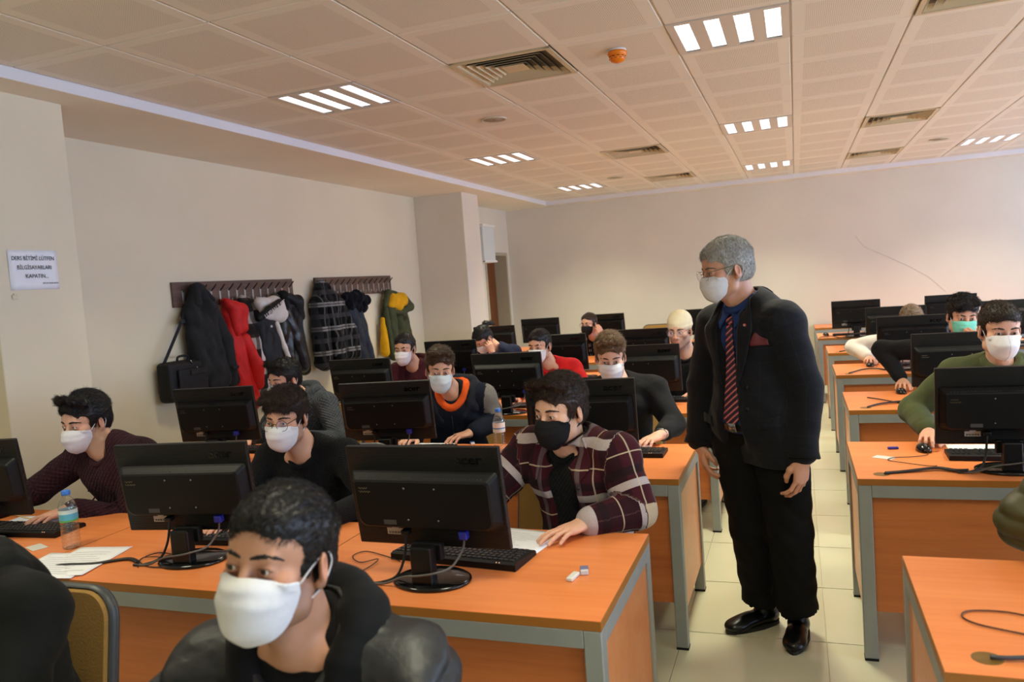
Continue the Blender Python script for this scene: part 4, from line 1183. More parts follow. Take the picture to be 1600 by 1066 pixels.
    if 'legs' in P: legs = [tuple(V3(p)-B for p in l) for l in P['legs']]
    else:
        legs = []
        for sg in (-1, 1):
            hip = pel+Ry@V3(sg*.085, -.02, -.03); knee = pel+Ry@V3(sg*.12, -.40, -.05); ank = knee+Ry@V3(0, .04, 0); ank[2] = .11
            legs.append((hip, knee, ank))
    trousers(S, root, P.get('trouser', m_jeans), P.get('ht', .014), legs, P.get('tbulk', .010), P.get('seed', 1), P.get('fat', 0))
    for (hip, knee, ank) in legs: shoe(root, V3(ank[0], ank[1], ank[2]-.02), math.radians(P.get('shoe_yaw', P.get('tyaw', 0))), P.get('shoemat', m_sneaker), P.get('hshoe', .009))
    P['_S'] = S; P['_root'] = root; P['_vol'] = vol; P['_B'] = B
    return S, root, h, hb

# ------------------------------------------------------------------ cloth materials
def knit(name, col, scale=220, amp=.5, rough=.92, var=.25):
    if name in MATS: return MATS[name]
    M = NT(name); a = M.attr('limbuv'); sx = M.n('ShaderNodeSeparateXYZ'); M.l(a.outputs['Vector'], sx.inputs[0])
    w = M.math('MULTIPLY', M.math('SINE', M.math('MULTIPLY', sx.outputs[0], scale*2.0)), M.math('SINE', M.math('MULTIPLY', sx.outputs[1], scale*1.6)))
    n = M.noise(9, 4, M.coord('Object')); c = lin(col)
    f = M.math('ADD', M.math('MULTIPLY', w, .18), n)
    M.l(M.ramp(f, [(.25, tuple(x*(1-var) for x in c[:3])+(1,)), (.75, tuple(x*(1+var) for x in c[:3])+(1,))]), M.b.inputs['Base Color'])
    M.set(Roughness=rough, Specular_IOR_Level=.15, Sheen_Weight=.03); M.bump(w, amp, .004); MATS[name] = M.m; return M.m
def cloth(name, col, rough=.85, var=.18, sheen=.1, spec=.25):
    if name in MATS: return MATS[name]
    M = NT(name); c = lin(col); n = M.noise(14, 5, M.coord('Object')); n2 = M.noise(420, 2, M.coord('Object'))
    M.l(M.ramp(n, [(.3, tuple(x*(1-var) for x in c[:3])+(1,)), (.7, tuple(x*(1+var) for x in c[:3])+(1,))]), M.b.inputs['Base Color'])
    M.set(Roughness=rough, Specular_IOR_Level=spec*.7, Sheen_Weight=sheen*.25); M.bump(n2, .15, .002); MATS[name] = M.m; return M.m
def bands(M, sock, per, spans, off=0.0):
    """0/1 mask: sock modulo per falls inside one of the spans"""
    f = M.math('MODULO', M.math('ADD', sock, 50*per+off), per); out = None
    for a, b in spans:
        m = M.math('MULTIPLY', M.math('GREATER_THAN', f, a), M.math('LESS_THAN', f, b)); out = m if out is None else M.math('MAXIMUM', out, m)
    return out
def plaid(name, base, layers, attr='limbuv', rough=.9):
    """layers: (axis, period, spans, colour, strength)"""
    if name in MATS: return MATS[name]
    M = NT(name)
    if attr == 'object': vec = M.coord('Object')
    else: vec = M.attr(attr).outputs['Vector']
    sx = M.n('ShaderNodeSeparateXYZ'); M.l(vec, sx.inputs[0]); col = lin(base)
    for ax, per, spans, c, st in layers:
        m = M.math('MULTIPLY', bands(M, sx.outputs[ax], per, spans), st); col = M.mix(m, col, lin(c))
    n = M.noise(300, 2, M.coord('Object')); col = M.mix(.25, col, M.ramp(n, [(.3, (.25, .25, .25, 1)), (.7, (1, 1, 1, 1))]), 'MULTIPLY')
    M.l(col, M.b.inputs['Base Color']); M.set(Roughness=rough, Specular_IOR_Level=.15, Sheen_Weight=.02); M.bump(n, .2, .003); MATS[name] = M.m; return M.m

# ------------------------------------------------------------------ chairs
m_tan = plain('tan_upholstery', (160, 122, 62), .9, noise=.08, nscale=200, bump=.15); m_chair = plain('grey_chair_frame', (74, 76, 77), .45, .3)
def chair_proto():
    root = empty('office_chair')
    def rr(w, h0, h1, r, y, n=6):
        pts = []
        for cx, cz, a0, q in ((w-r, h1-r, 0, r), (-w+r, h1-r, 90, r), (-w+r*.5, h0+r*.5, 180, r*.5), (w-r*.5, h0+r*.5, 270, r*.5)):
            for k in range(n+1): a = math.radians(a0+90*k/n); pts.append((cx+q*math.cos(a), y, cz+q*math.sin(a)))
        return pts
    tilt = Matrix.Translation((0, .22, .48)) @ Matrix.Rotation(math.radians(-9), 4, 'X')
    def curve(b): 
        for v in b.verts: v.co.y += .06*(v.co.x/.22)**2*-1*.5
    mb = MB(); mb.loft([rr(.212, .06, .415, .07, -.022), rr(.216, .055, .42, .075, -.012), rr(.216, .055, .42, .075, .010)], True, tilt, smooth=False); mb.build('backrest', m_tan, root)
    mb = MB(); mb.loft([rr(.226, .045, .432, .085, .008), rr(.228, .043, .434, .087, -.006), rr(.218, .053, .424, .077, -.012)], False, tilt); mb.loft([rr(.226, .045, .432, .085, .008), rr(.220, .05, .426, .08, .022)], True, tilt); mb.build('backrest_shell', m_chair, root)
    mb = MB(); mb.box((-.225, -.235, .415), (.225, .215, .47), .03, 3); mb.build('seat', m_tan, root)
    mb = MB(); mb.box((-.215, -.225, .395), (.215, .205, .418), .01); mb.build('seat_pan', m_chair, root)
    for sx in (-1, 1):
        mb = MB(); mb.tube(catmull([(sx*.20, .19, .40), (sx*.205, .245, .46), (sx*.19, .245, .58)], 5), .011, 8); mb.build('back_support', m_chair, root)
        for sy in (-1, 1): mb = MB(); mb.tube([(sx*.19, sy*.18, .40), (sx*.235, sy*.235, .0)], .0125, 10); mb.build('leg', m_chair, root)
    return root
chair0 = chair_proto(); CH = {'first': True}
def put_chair(x, y, yaw, label):
    c = chair0 if CH['first'] else copy_tree(chair0); CH['first'] = False
    c.location = (x, y, 0); c.rotation_euler = (0, 0, yaw); tag(c, label, 'chair', 'tan chairs at the desks'); return c
# ------------------------------------------------------------------ the people
BLK = ('black_hair', (22, 19, 18)); DKB = ('dark_brown_hair', (44, 31, 23)); BRN = ('brown_hair', (70, 52, 36)); GRY = ('grey_hair', (186, 184, 178), .5, 1.25); LBR = ('light_brown_hair', (104, 82, 60))
def hand(w, d, pose='type', hint=None, n=(0, 0, 1), **k):
    o = dict(w=w, d=d, pose=pose, n=n, **k)
    if hint: o['hint'] = hint
    return o
NEAR, MID, FAR = dict(h=.0030, hb=.0065), dict(h=.0036, hb=.009), dict(h=.0045, hb=.011)
def seat_of(P, label, dx=0, dy=0, yaw=None):
    S, B = P['_S'], P['_B']; p = S['pel']+B
    put_chair(p[0]+dx, p[1]-.02+dy, math.radians(P.get('tyaw', 0) if yaw is None else yaw), label)

# man in burgundy sweater, first row, third desk
P = dict(base=(-3.0, 2.85), eye=(-3.058, 2.56, 1.137), head=(-2, 8, 2), tyaw=-6, N=(-2.985, 2.675, 1.028), spine=.50, haircol=BLK, hair='quiff', mask='white', stub=.5, seed=2, gaze=(-.35, -1, -.12), skin=(214, 166, 138),
 label='seated man in burgundy ribbed sweater and white mask, beside the pillar with the notice',
 hands=dict(R=hand((-3.42, 2.38, .79), (-.55, -.8, -.05), 'mouse', (-.8, .2, -.5)), L=hand((-3.03, 2.50, .787), (-.12, -1, -.02), 'flat', (.7, .5, -.5))), **NEAR)
S, root, h, hb = person(P); m = knit('burgundy_knit', (52, 26, 34), 150, .9, var=.22)
garment('sweater', S, m, hb, root, .021, 2, .0034); ring_tube(S, 'crew_collar', m, root)
for s in 'RL': cuff(S, s, 'cuff', m, root)
on_front(S, [(-.13, -.19), (-.06, -.20), (0, -.205), (.06, -.20), (.13, -.19)], .004, 'chest_seam', m, root, .001)
seat_of(P, 'tan chair of the man in the burgundy ribbed sweater')

# man in black sweater and glasses
P = dict(base=(-2.0, 2.95), eye=(-2.046, 2.68, 1.122), head=(9, 6, 2), tyaw=4, N=(-2.05, 2.86, 0.980), haircol=DKB, hair='messy', mask='white', stub=.45, seed=3, gaze=(-.1, -1, -.05), glasses=(m_black_rim, 'round'), skin=(214, 164, 134),
 label='seated man in black crew sweater with round glasses, white mask and tousled dark hair',
 hands=dict(R=hand((-2.12, 2.46, .787), (0, -1, 0), 'type', (-.8, .4, -.5)), L=hand((-1.72, 2.50, .787), (-.35, -.95, 0), 'type', (.8, .5, -.4))), **NEAR)
S, root, h, hb = person(P); m = knit('black_knit', (21, 21, 22), 260, .4)
garment('sweater', S, m, hb, root, .013, 5, .0035); ring_tube(S, 'crew_collar', m, root)
for s in 'RL': cuff(S, s, 'cuff', m, root)
seat_of(P, 'tan chair of the man in the black crew sweater and glasses')

# man in plaid overshirt and black mask
P = dict(base=(-.85, 2.95), eye=(-0.866, 2.64, 1.144), head=(-24, 6, 0), tyaw=-18, spine=.41, N=(-.825, 2.785, 1.028), haircol=DKB, hair='sweep', mask='black', stub=.25, seed=4, gaze=(-.2, -1, -.22), skin=(222, 176, 146), shw=.19,
 label='seated man in burgundy and white plaid overshirt, black tee and black mask',
 hands=dict(R=hand((-1.08, 2.50, .787), (-.1, -1, 0), 'type', (-.8, .5, -.4)), L=hand((-.715, 2.560, .788), (-.55, -.84, -.04), 'flat', (.9, .3, -.3), el=(-.565, 2.69, .80))), **NEAR)
S, root, h, hb = person(P)
mtee = knit('black_tee_knit', (20, 21, 22), 200, .4)
m = plaid('burgundy_plaid', (66, 24, 32), [(0, .17, [(.0, .055)], (40, 20, 26), .8), (1, .19, [(.0, .028)], (186, 174, 172), .95), (1, .19, [(.045, .075)], (34, 22, 26), .8), (0, .17, [(.080, .100)], (150, 138, 140), .30), (1, .19, [(.12, .1245)], (200, 180, 150), .9), (0, .17, [(.14, .1445)], (200, 180, 150), .8)])
gr = [S['T'](.0, -.150, -.02), S['T'](.012, -.160, -.20), S['T'](.02, -.175, -.34), S['T'](.02, -.20, -.60)]
garment('tee_shirt', S, mtee, hb, root, .010, 8, .002, arms=False); ring_tube(S, 'crew_collar', mtee, root, r=.008)
garment('overshirt', S, m, hb, root, .026, 9, .0045, neck_r=.078, neckcut=(.075, .09, .09), subs=[(cap(a, b, r1, r2), .006) for a, b, r1, r2 in zip(gr, gr[1:], (.072, .080, .092), (.080, .092, .115))])
for sg in (-1, 1): patch('collar_flap', S, [(sg*.052, .035), (sg*.070, -.02), (sg*.078, -.075), (sg*.085, -.11)], [(sg*.085, .03), (sg*.125, -.02), (sg*.135, -.06), (sg*.095, -.115)], m, root, .008, .005)
for s in 'RL': cuff(S, s, 'cuff', m, root, .046, .075, .004)
for z in (-.13, -.24, -.34):
    for sg in (1,):
        mb = MB(); mb.lathe([(0, 0), (.006, 0), (.006, .002), (0, .003)], 12, Matrix.Translation(S['T'](sg*.092, front(S, sg*.092, z)-.002, z)) @ Matrix.Rotation(PI/2, 4, 'X')); mb.build('button', m_black, root)
seat_of(P, 'tan chair of the man in the plaid overshirt', dx=-.20, dy=-.06, yaw=-14)

# man in dark grey sweatshirt, second row third desk
P = dict(base=(-3.05, 4.45), eye=(-3.140, 4.12, 1.113), head=(-16, 6, 0), tyaw=-6, N=(-3.06, 4.28, 1.000), haircol=BLK, hair='sweep', mask='blue', stub=.3, seed=5, gaze=(-.2, -1, -.1), skin=(214, 168, 142),
 label='seated man in grey knit hoodie with pale blue mask, before the coat rack',
 hands=dict(R=hand((-3.24, 3.96, .787), (0, -1, 0)), L=hand((-2.90, 4.00, .787), (-.2, -1, 0), 'type', (.8, .5, -.4))), **MID)
S, root, h, hb = person(P); m = knit('grey_marl_knit', (62, 66, 72), 170, .6, var=.35); mn = cloth('navy_jersey', (26, 30, 40))
garment('hoodie', S, m, hb, root, .018, 12, .004); hood_part(S, 'hood', m, root, hb, .032)
for s in 'RL': cuff(S, s, 'cuff', m, root)
seat_of(P, 'tan chair of the man in the grey knit hoodie')

# man with orange hood
P = dict(base=(-1.98, 4.45), eye=(-1.966, 4.12, 1.142), head=(28, 9, 3), tyaw=14, N=(-1.985, 4.30, 1.010), haircol=BRN, hair='sweep', mask='blue', stub=.4, seed=6, gaze=(-.35, -1, -.45), open=.7, skin=(216, 170, 142), brow_dz=.003,
 label='seated man in navy jacket with orange hood',
 hands=dict(R=hand((-2.12, 4.02, .787), (0, -1, 0)), L=hand((-1.80, 4.13, .788), (-.6, -.8, -.05), 'type', (.8, .5, -.4), el=(-1.775, 4.40, .80))), **MID)
S, root, h, hb = person(P)
M = NT('navy_and_grey_knit'); a = M.attr('limbuv'); sx = M.n('ShaderNodeSeparateXYZ'); M.l(a.outputs['Vector'], sx.inputs[0])
arm = M.math('GREATER_THAN', sx.outputs[2], .9); b1 = M.math('MULTIPLY', arm, M.math('GREATER_THAN', sx.outputs[1], -.20)); b2 = M.math('MULTIPLY', arm, M.math('GREATER_THAN', sx.outputs[1], -.27)); b3 = M.math('MULTIPLY', arm, M.math('GREATER_THAN', sx.outputs[1], -.38))
c = M.mix(b3, lin((27, 32, 44)), lin((72, 74, 80))); c = M.mix(b2, c, lin((96, 92, 92))); c = M.mix(b1, c, lin((128, 124, 116)))
n = M.noise(160, 3, M.coord('Object')); c = M.mix(.35, c, M.ramp(n, [(.3, (.3, .3, .3, 1)), (.7, (1, 1, 1, 1))]), 'MULTIPLY'); M.l(c, M.b.inputs['Base Color']); M.set(Roughness=.95, Specular_IOR_Level=.15); M.bump(n, .4, .004)
m = M.m; mo = cloth('orange_fleece', (232, 96, 36))
garment('jacket', S, m, hb, root, .022, 14, .004); hood_part(S, 'hood', cloth('dark_navy_cloth', (30, 34, 44)), root, hb, .030, None, 1.30)
ring_tube(S, 'inner_hood', mo, root, .088, .096, .030, .105, .024, .0)
on_front(S, [(0, -.12), (.003, -.22), (.002, -.36)], .004, 'zip', plain('dark_zip', (36, 38, 44), .4), root, .001)
for s in 'RL':
    cuff(S, s, 'cuff', cloth('navy_rib', (28, 32, 42)), root, .042, .06, .004, .025); cuff(S, s, 'orange_cuff', mo, root, .038, .03, .004)
mb = MB(); W = S['wrL']; dd = unit(V3(-.6, -.8, -.05)); mb.tube([Vector(W+dd*.115+V3(.004, -.003, .002)+V3(.0105*math.cos(q), .006*math.cos(q), .0105*math.sin(q))) for q in [2*PI*k/14 for k in range(14)]], .0016, 6, closed=True); mb.build('ring', m_gold, root)
seat_of(P, 'tan chair of the man with the orange hood', dx=.03)

# man in black shirt with a watch
P = dict(base=(-.97, 4.5), eye=(-.969, 4.17, 1.164), head=(13, 16, 0), tyaw=8, N=(-.965, 4.33, 1.030), haircol=LBR, hair='sweep', mask='white', stub=0, seed=7, gaze=(.0, -1, -.1), open=.85, skin=(224, 180, 156), iris=(70, 90, 90), browcol=BRN, shw=.19,
 label='seated man in black overshirt with light brown hair, white mask and wristwatch', slv=.74,
 hands=dict(R=hand((-1.13, 4.02, .787), (0, -1, 0)), L=hand((-.700, 4.02, .790), (-.45, -.88, -.06), 'type', (.9, .4, -.3), el=(-.665, 4.27, .80))), **MID)
S, root, h, hb = person(P); m = cloth('black_canvas', (22, 22, 24), .8, .25)
garment('overshirt', S, m, hb, root, .020, 16, .005); ring_tube(S, 'collar', m, root, r=.014)
for s in 'RL': cuff(S, s, 'cuff', m, root, .042, .04, .004, .040)
d = unit(S['wrL']-S['elL']); mb = MB(); c0 = S['wrL']-d*.012; u1 = unit(np.cross(d, V3(0, 0, 1))); u2 = np.cross(u1, d)
mb.tube([Vector(c0-d*.008+(u1*math.cos(q)*.030+u2*math.sin(q)*.028)) for q in [2*PI*k/20 for k in range(20)]], .0055, 8, closed=True); w = mb.build('wristwatch', m_watch, root)
fd = unit(u2*.7+u1*.7); mb = MB(); Mr = Vector((0, 0, 1)).rotation_difference(Vector(fd)).to_matrix().to_4x4(); mb.lathe([(0, 0), (.017, 0), (.018, .004), (.016, .008), (0, .008)], 20, Matrix.Translation(c0-d*.008+fd*.026) @ Mr); mb.build('watch_face', m_watch_face, w)
seat_of(P, 'tan chair of the man in the black overshirt with the watch')

# third row
P = dict(base=(-3.0, 5.95), eye=(-3.024, 5.62, 1.161), head=(4, 4, 0), tyaw=0, N=(-3.0, 5.80, 1.020), haircol=BLK, hair='short', mask='white', stub=.35, seed=8, gaze=(.1, -1, -.02), skin=(206, 160, 132),
 label='seated man in burgundy hoodie with a white mask, below the olive parka',
 hands=dict(R=hand((-3.15, 5.45, .787), (0, -1, 0)), L=hand((-2.85, 5.45, .787), (0, -1, 0))), **FAR)
S, root, h, hb = person(P); m = cloth('burgundy_jersey', (70, 28, 38)); garment('hoodie', S, m, hb, root, .016, 18, .004); hood_part(S, 'hood', m, root, hb, .028)
for sg in (-1, 1): on_front(S, [(sg*.03, -.07), (sg*.034, -.13), (sg*.03, -.20)], .003, 'drawstring', m, root)
seat_of(P, 'tan chair of the man in the burgundy hoodie')
P = dict(base=(-1.85, 5.95), eye=(-1.879, 5.60, 1.135), head=(-10, 6, 0), tyaw=8, N=(-1.83, 5.78, 1.000), haircol=BLK, hair='short', mask='white', stub=.3, seed=9, gaze=(.1, -1, -.05), skin=(210, 162, 134),
 label='seated man in bright red sweatshirt and white mask',
 hands=dict(R=hand((-2.0, 5.45, .787), (0, -1, 0)), L=hand((-1.66, 5.47, .787), (-.2, -1, 0), 'type', (.8, .5, -.3))), **FAR)
S, root, h, hb = person(P); m = cloth('red_jersey', (202, 34, 36)); garment('sweatshirt', S, m, hb, root, .014, 20, .004); ring_tube(S, 'crew_collar', m, root)
seat_of(P, 'tan chair of the man in the red sweatshirt')
P = dict(base=(-.78, 5.95), eye=(-.820, 5.62, 1.199), head=(-10, 6, 0), tyaw=-10, N=(-.775, 5.78, 1.045), haircol=DKB, stub=.6, seed=10, gaze=(-.3, -1, -.1), glasses=(m_gold, 'round'), skin=(218, 170, 142),
 label='seated man in cream beanie and glasses with a trimmed beard and no mask',
 hands=dict(R=hand((-.98, 5.45, .787), (0, -1, 0)), L=hand((-.70, 5.52, .787), (-.1, -1, 0), 'type', (.8, .5, -.3))), **MID)
S, root, h, hb = person(P); m = cloth('black_fleece', (18, 18, 20)); mt = cloth('black_tee', (14, 14, 16)); garment('tee_shirt', S, mt, hb, root, .008, 3, .002, arms=False); ring_tube(S, 'crew_collar', mt, root, r=.007)
gr = [S['T'](.0, -.150, -.0), S['T'](.0, -.160, -.20), S['T'](.0, -.175, -.60)]
garment('jacket', S, m, hb, root, .022, 22, .004, neck_r=.08, neckcut=(.08, .09, .08), subs=[(cap(gr[0], gr[1], .065, .06), .006), (cap(gr[1], gr[2], .06, .07), .006)])
v = Vol((-.12, -.14, -.06), (.12, .15, .19), .0036); v.add(ell((0, .016, .044), (.0865, .1120, .096)), 0); v.add(ell((0, .03, .095), (.066, .075, .048)), .03); v.add(ell((0, .018, .034), (.0905, .1160, .036)), .006)
v.sub(ell((0, -.02, -.13), (.2, .25, .142)), .004); v.sub(ell((0, -.15, -.04), (.085, .09, .092)), .006); v.disp(lambda X, Y, Z: .0012*np.sin(np.arctan2(Y, X)*70)+.002*np.sin(60*Z+3*X))
bn = link('beanie', raw_mesh('beanie', xf([v.poly()], S['Rh'], S['O']), cloth('cream_rib_knit', (226, 212, 178), .95, .06)), root)
mb = MB()
for a, b in (((-.004, -.012), (.004, .0)), ((.004, -.012), (-.004, .0)), ((.0, -.02), (.0, -.012)), ((-.006, .004), (.006, .004))): mb.tube([Vector((a[0], -.0985, .040+a[1]*.7)), Vector((b[0], -.0985, .040+b[1]*.7))], .0012, 6)
o = mb.build('emblem', m_black, bn); o.matrix_local = Matrix.Translation(S['O']) @ Matrix(S['Rh'].tolist()).to_4x4() @ Matrix.Rotation(-1.1, 4, 'Z') @ Matrix.Translation((0, .016, .004))
seat_of(P, 'tan chair of the man in the cream beanie')

# fourth row: head resting on a hand
P = dict(base=(-2.83, 7.3), eye=(-2.925, 7.02, 1.065), head=(-28, 42, 6), tyaw=-10, N=(-2.79, 7.14, 1.020), haircol=BLK, hair='bun', mask='white', seed=11, gaze=(0, -1, -.4), open=.5, skin=(204, 158, 132),
 label='seated person in navy jumper with dark tied-up hair, head bent onto one hand',
 hands=dict(R=hand((-2.98, 6.88, .787), (0, -1, 0)), L=hand((-2.775, 7.0, .965), (-.25, .0, 1), 'cheek', (.6, -.2, -.7), n=(.75, -.6, 0), el=(-2.62, 6.98, .80))), **FAR)
S, root, h, hb = person(P); m = cloth('navy_jersey_knit', (26, 32, 56)); garment('jumper', S, m, hb, root, .016, 24, .004); ring_tube(S, 'crew_collar', m, root)
cuff(S, 'L', 'white_cuff', plain('white_cotton', (225, 225, 228), .9), root, .038, .03, .003)
seat_of(P, 'tan chair of the person in the navy jumper')
# fifth row: man with tied hair and black mask
P = dict(base=(-2.2, 8.95), eye=(-2.265, 8.60, 1.112), head=(-18, 2, 0), tyaw=-6, N=(-2.21, 8.77, 0.975), haircol=DKB, hair='tied', mask='black', seed=12, gaze=(-.1, -1, -.15), glasses=(m_gold, 'round'), skin=(206, 160, 136),
 label='seated man with tied-back hair, glasses and black mask, one hand raised to his cheek',
 hands=dict(R=hand((-2.36, 8.42, .787), (0, -1, 0)), L=hand((-2.085, 8.60, .975), (-.25, -.05, 1), 'fist', (.6, 0, -.7), n=(.6, -.75, 0), el=(-1.99, 8.62, .81))), **FAR)
S, root, h, hb = person(P); mb_ = plaid('black_print_cotton', (22, 22, 24), [(0, .05, [(.0, .006), (.02, .024)], (190, 190, 190), .8), (1, .06, [(.0, .03)], (22, 22, 24), 1.0)]); garment('shirt', S, mb_, hb, root, .016, 26, .004); ring_tube(S, 'crew_collar', m_black_cloth, root)
seat_of(P, 'tan chair of the man with the black mask and tied hair')

# window block
P = dict(base=(.88, 4.4), eye=(.879, 4.07, 1.240), head=(6, 8, 1), tyaw=0, N=(.885, 4.24, 1.085), haircol=DKB, hair='short', mask='kn95', stub=.1, seed=13, gaze=(-.1, -1, -.18), skin=(216, 168, 142),
 label='seated man in olive green fleece and white folded respirator mask, hand on a mouse',
 hands=dict(R=hand((.545, 4.025, .802), (-.12, -1, -.05), 'mouse', (-.9, .2, -.3), el=(.51, 4.27, .86)), L=hand((1.12, 3.95, .787), (-.1, -1, 0))), **NEAR)
S, root, h, hb = person(P); m = cloth('olive_fleece', (70, 76, 46), .95, .14, .3); garment('fleece', S, m, hb, root, .020, 28, .0045)
ring_tube(S, 'stand_collar', m, root, .074, .078, .018, .03, .020); on_front(S, [(0, -.06), (0, -.15), (.002, -.30)], .004, 'zip', m_black, root, .001)
for s in 'RL': cuff(S, s, 'cuff', m, root, .042, .05, .004, .02)
d = unit(S['wrR']-S['elR']); u1 = unit(np.cross(d, V3(0, 0, 1))); u2 = np.cross(u1, d); mb = MB(); mb.tube([Vector(S['wrR']-d*.006+(u1*math.cos(q)*.031+u2*math.sin(q)*.028)) for q in [2*PI*k/18 for k in range(18)]], .0035, 6, closed=True); mb.build('wristband', m_black, root)
seat_of(P, 'tan chair of the man in the olive fleece')
P = dict(base=(.98, 5.85), eye=(.978, 5.50, 1.206), head=(8, 12, 2), tyaw=0, N=(.975, 5.68, 1.055), haircol=BLK, hair='thick', mask='green', seed=14, gaze=(-.1, -1, -.1), skin=(204, 156, 128),
 label='seated man in black pullover and pale green mask, hand under his chin', slv=.84,
 hands=dict(R=hand((.628, 5.685, .802), (-.12, -1, -.05), 'mouse', (-.9, .2, -.3)), L=hand((1.035, 5.44, 1.03), (-.55, -.1, .85), 'fist', (.6, -.2, -.7), n=(.3, -.95, .1), el=(1.12, 5.52, .80))), **MID)
S, root, h, hb = person(P); m = cloth('black_pullover', (20, 20, 23)); garment('pullover', S, m, hb, root, .018, 30, .0045); ring_tube(S, 'crew_collar', m, root)
for s in 'RL': cuff(S, s, 'cuff', m, root, .040, .04, .003, .025 if s == 'R' else 0)
seat_of(P, 'tan chair of the man in the black pullover')
P = dict(base=(.88, 7.35), eye=(.862, 7.02, 1.03), head=(0, 38, 0), tyaw=0, N=(.875, 7.17, .975), haircol=('ash_brown_hair', (112, 92, 72), .5, 2.4), hair='sweep', mask='white', seed=15, eyes=True, open=.5, skin=(212, 166, 140),
 label='seated person in white sweatshirt bent low behind a monitor, brown hair showing',
 hands=dict(R=hand((.545, 7.10, .802), (-.1, -1, -.05), 'mouse', (-.9, .2, -.3)), L=hand((1.1, 6.9, .787), (-.1, -1, 0))), **FAR)
S, root, h, hb = person(P); m = cloth('white_jersey', (214, 210, 204), .9, .05); garment('sweatshirt', S, m, hb, root, .022, 32, .005); ring_tube(S, 'crew_collar', m, root)
for s in 'RL': cuff(S, s, 'cuff', m, root, .042, .04, .002)
seat_of(P, 'tan chair of the person in the white sweatshirt')
# first row of the window block: only the arm is in the picture
P = dict(base=(.98, 2.92), eye=(1.02, 2.45, 1.25), head=(0, 8, 0), tyaw=0, N=(1.0, 2.64, 1.105), haircol=DKB, hair='short', mask='white', seed=16, skin=(210, 162, 136),
 label='seated person whose olive quilted sleeve rests on the nearest window-side desk',
 hands=dict(R=hand((.80, 2.30, .800), (.2, -1, 0), 'type', (-1, .3, -.2), el=(.590, 2.555, .835)), L=hand((1.22, 2.28, .787), (-.1, -1, 0))), **FAR)
P['hb'] = .007
S, root, h, hb = person(P); m = plain('olive_quilted_shell', (66, 64, 30), .5, noise=.12, nscale=20, bump=.1); garment('quilted_jacket', S, m, hb, root, .034, 34, .004, dispf=quilt(34, .007, .055, S)); ring_tube(S, 'stand_collar', m, root, .08, .084, .015, .03, .022)
seat_of(P, 'tan chair of the person with the olive quilted sleeve')

# nearest man, black padded jacket and hood
P = dict(base=(-.80, 1.32), eye=(-.858, 1.015, 1.193), head=(2, -9, 5), tyaw=8, N=(-.895, 1.19, 1.010), shR=(-.038, 0), shL=(-.040, 0), haircol=BLK, hair='short', mask='white', stub=.55, seed=17, gaze=(-.12, -1, -.12), skin=(206, 152, 122), shw=.195, open=.55,
 label='nearest man in black padded jacket with a black hood, white mask and short black hair',
 hands=dict(R=hand((-1.06, .83, .787), (.1, -1, 0), 'type', (-.9, .4, -.3)), L=hand((-.72, .83, .787), (-.1, -1, 0), 'type', (.9, .4, -.3))), h=.0026, hb=.006)
S, root, h, hb = person(P)
M = NT('black_padded_shell'); n = M.noise(16, 4, M.coord('Object')); M.l(M.ramp(n, [(.3, lin((26, 27, 28))), (.7, lin((44, 46, 48)))]), M.b.inputs['Base Color']); M.set(Roughness=.48, Specular_IOR_Level=.45); M.bump(n, .5, .01); m = M.m
mt = cloth('black_inner_tee', (15, 15, 17)); garment('tee_shirt', S, mt, hb, root, .014, 36, .002, arms=False, neck_r=.058, neckcut=(.05, .05, .05))
gr = [S['T'](.0, -.150, -.0), S['T'](.0, -.175, -.20), S['T'](.0, -.19, -.55)]
garment('padded_jacket', S, m, hb, root, .024, 37, .004, neck_r=.080, neckcut=(.08, .09, .08), dispf=quilt(37, .010, .070, S), subs=[(cap(gr[0], gr[1], .07, .055), .008), (cap(gr[1], gr[2], .055, .045), .008)])
mh = cloth('black_hood_jersey', (19, 19, 20), .9, .2); hood_part(S, 'hood', mh, root, hb, .031, None, 1.0, .0)
for sg in (-1, 1):
    on_front(S, [(sg*.06, -.13), (sg*.055, -.20), (sg*.06, -.28)], .0035, 'drawstring', mh, root, .01)
mb = MB(); mb.tube([Vector(S['T'](-.075, front(S, -.075, -.16)-.012, -.165)), Vector(S['T'](-.05, front(S, -.06, -.16)-.014, -.160))], .0055, 8); mb.build('zip_pull', m_watch, root)
seat_of(P, 'tan chair of the nearest man in the padded jacket', dx=-.16, dy=-.12)
P = dict(base=(-1.93, 1.45), eye=(-1.96, 1.10, 1.27), head=(0, 12, 0), tyaw=0, N=(-1.90, 1.24, 1.0), haircol=BLK, hair='short', mask='white', seed=18, skin=(206, 156, 128), shw=.20,
 label='seated person in black hooded jacket with plum lining, cut off by the frame edge',
 hands=dict(R=hand((-2.08, .85, .787), (.1, -1, 0)), L=hand((-1.72, .86, .787), (-.1, -1, 0))), h=.0036, hb=.008)
S, root, h, hb = person(P); m = cloth('black_soft_shell', (21, 23, 21), .8, .2); garment('jacket', S, m, hb, root, .030, 40, .006, neck_r=.075); hood_part(S, 'hood', m, root, hb, .030, cloth('plum_lining', (92, 66, 84)), 1.05, .0)
put_chair(-1.945, 1.235, 0, 'tan chair with grey rim behind the person in the plum-lined jacket')

# spare chair by the far wall
put_chair(-1.90, 11.05, 0, 'empty tan chair in the last row, near the far wall')

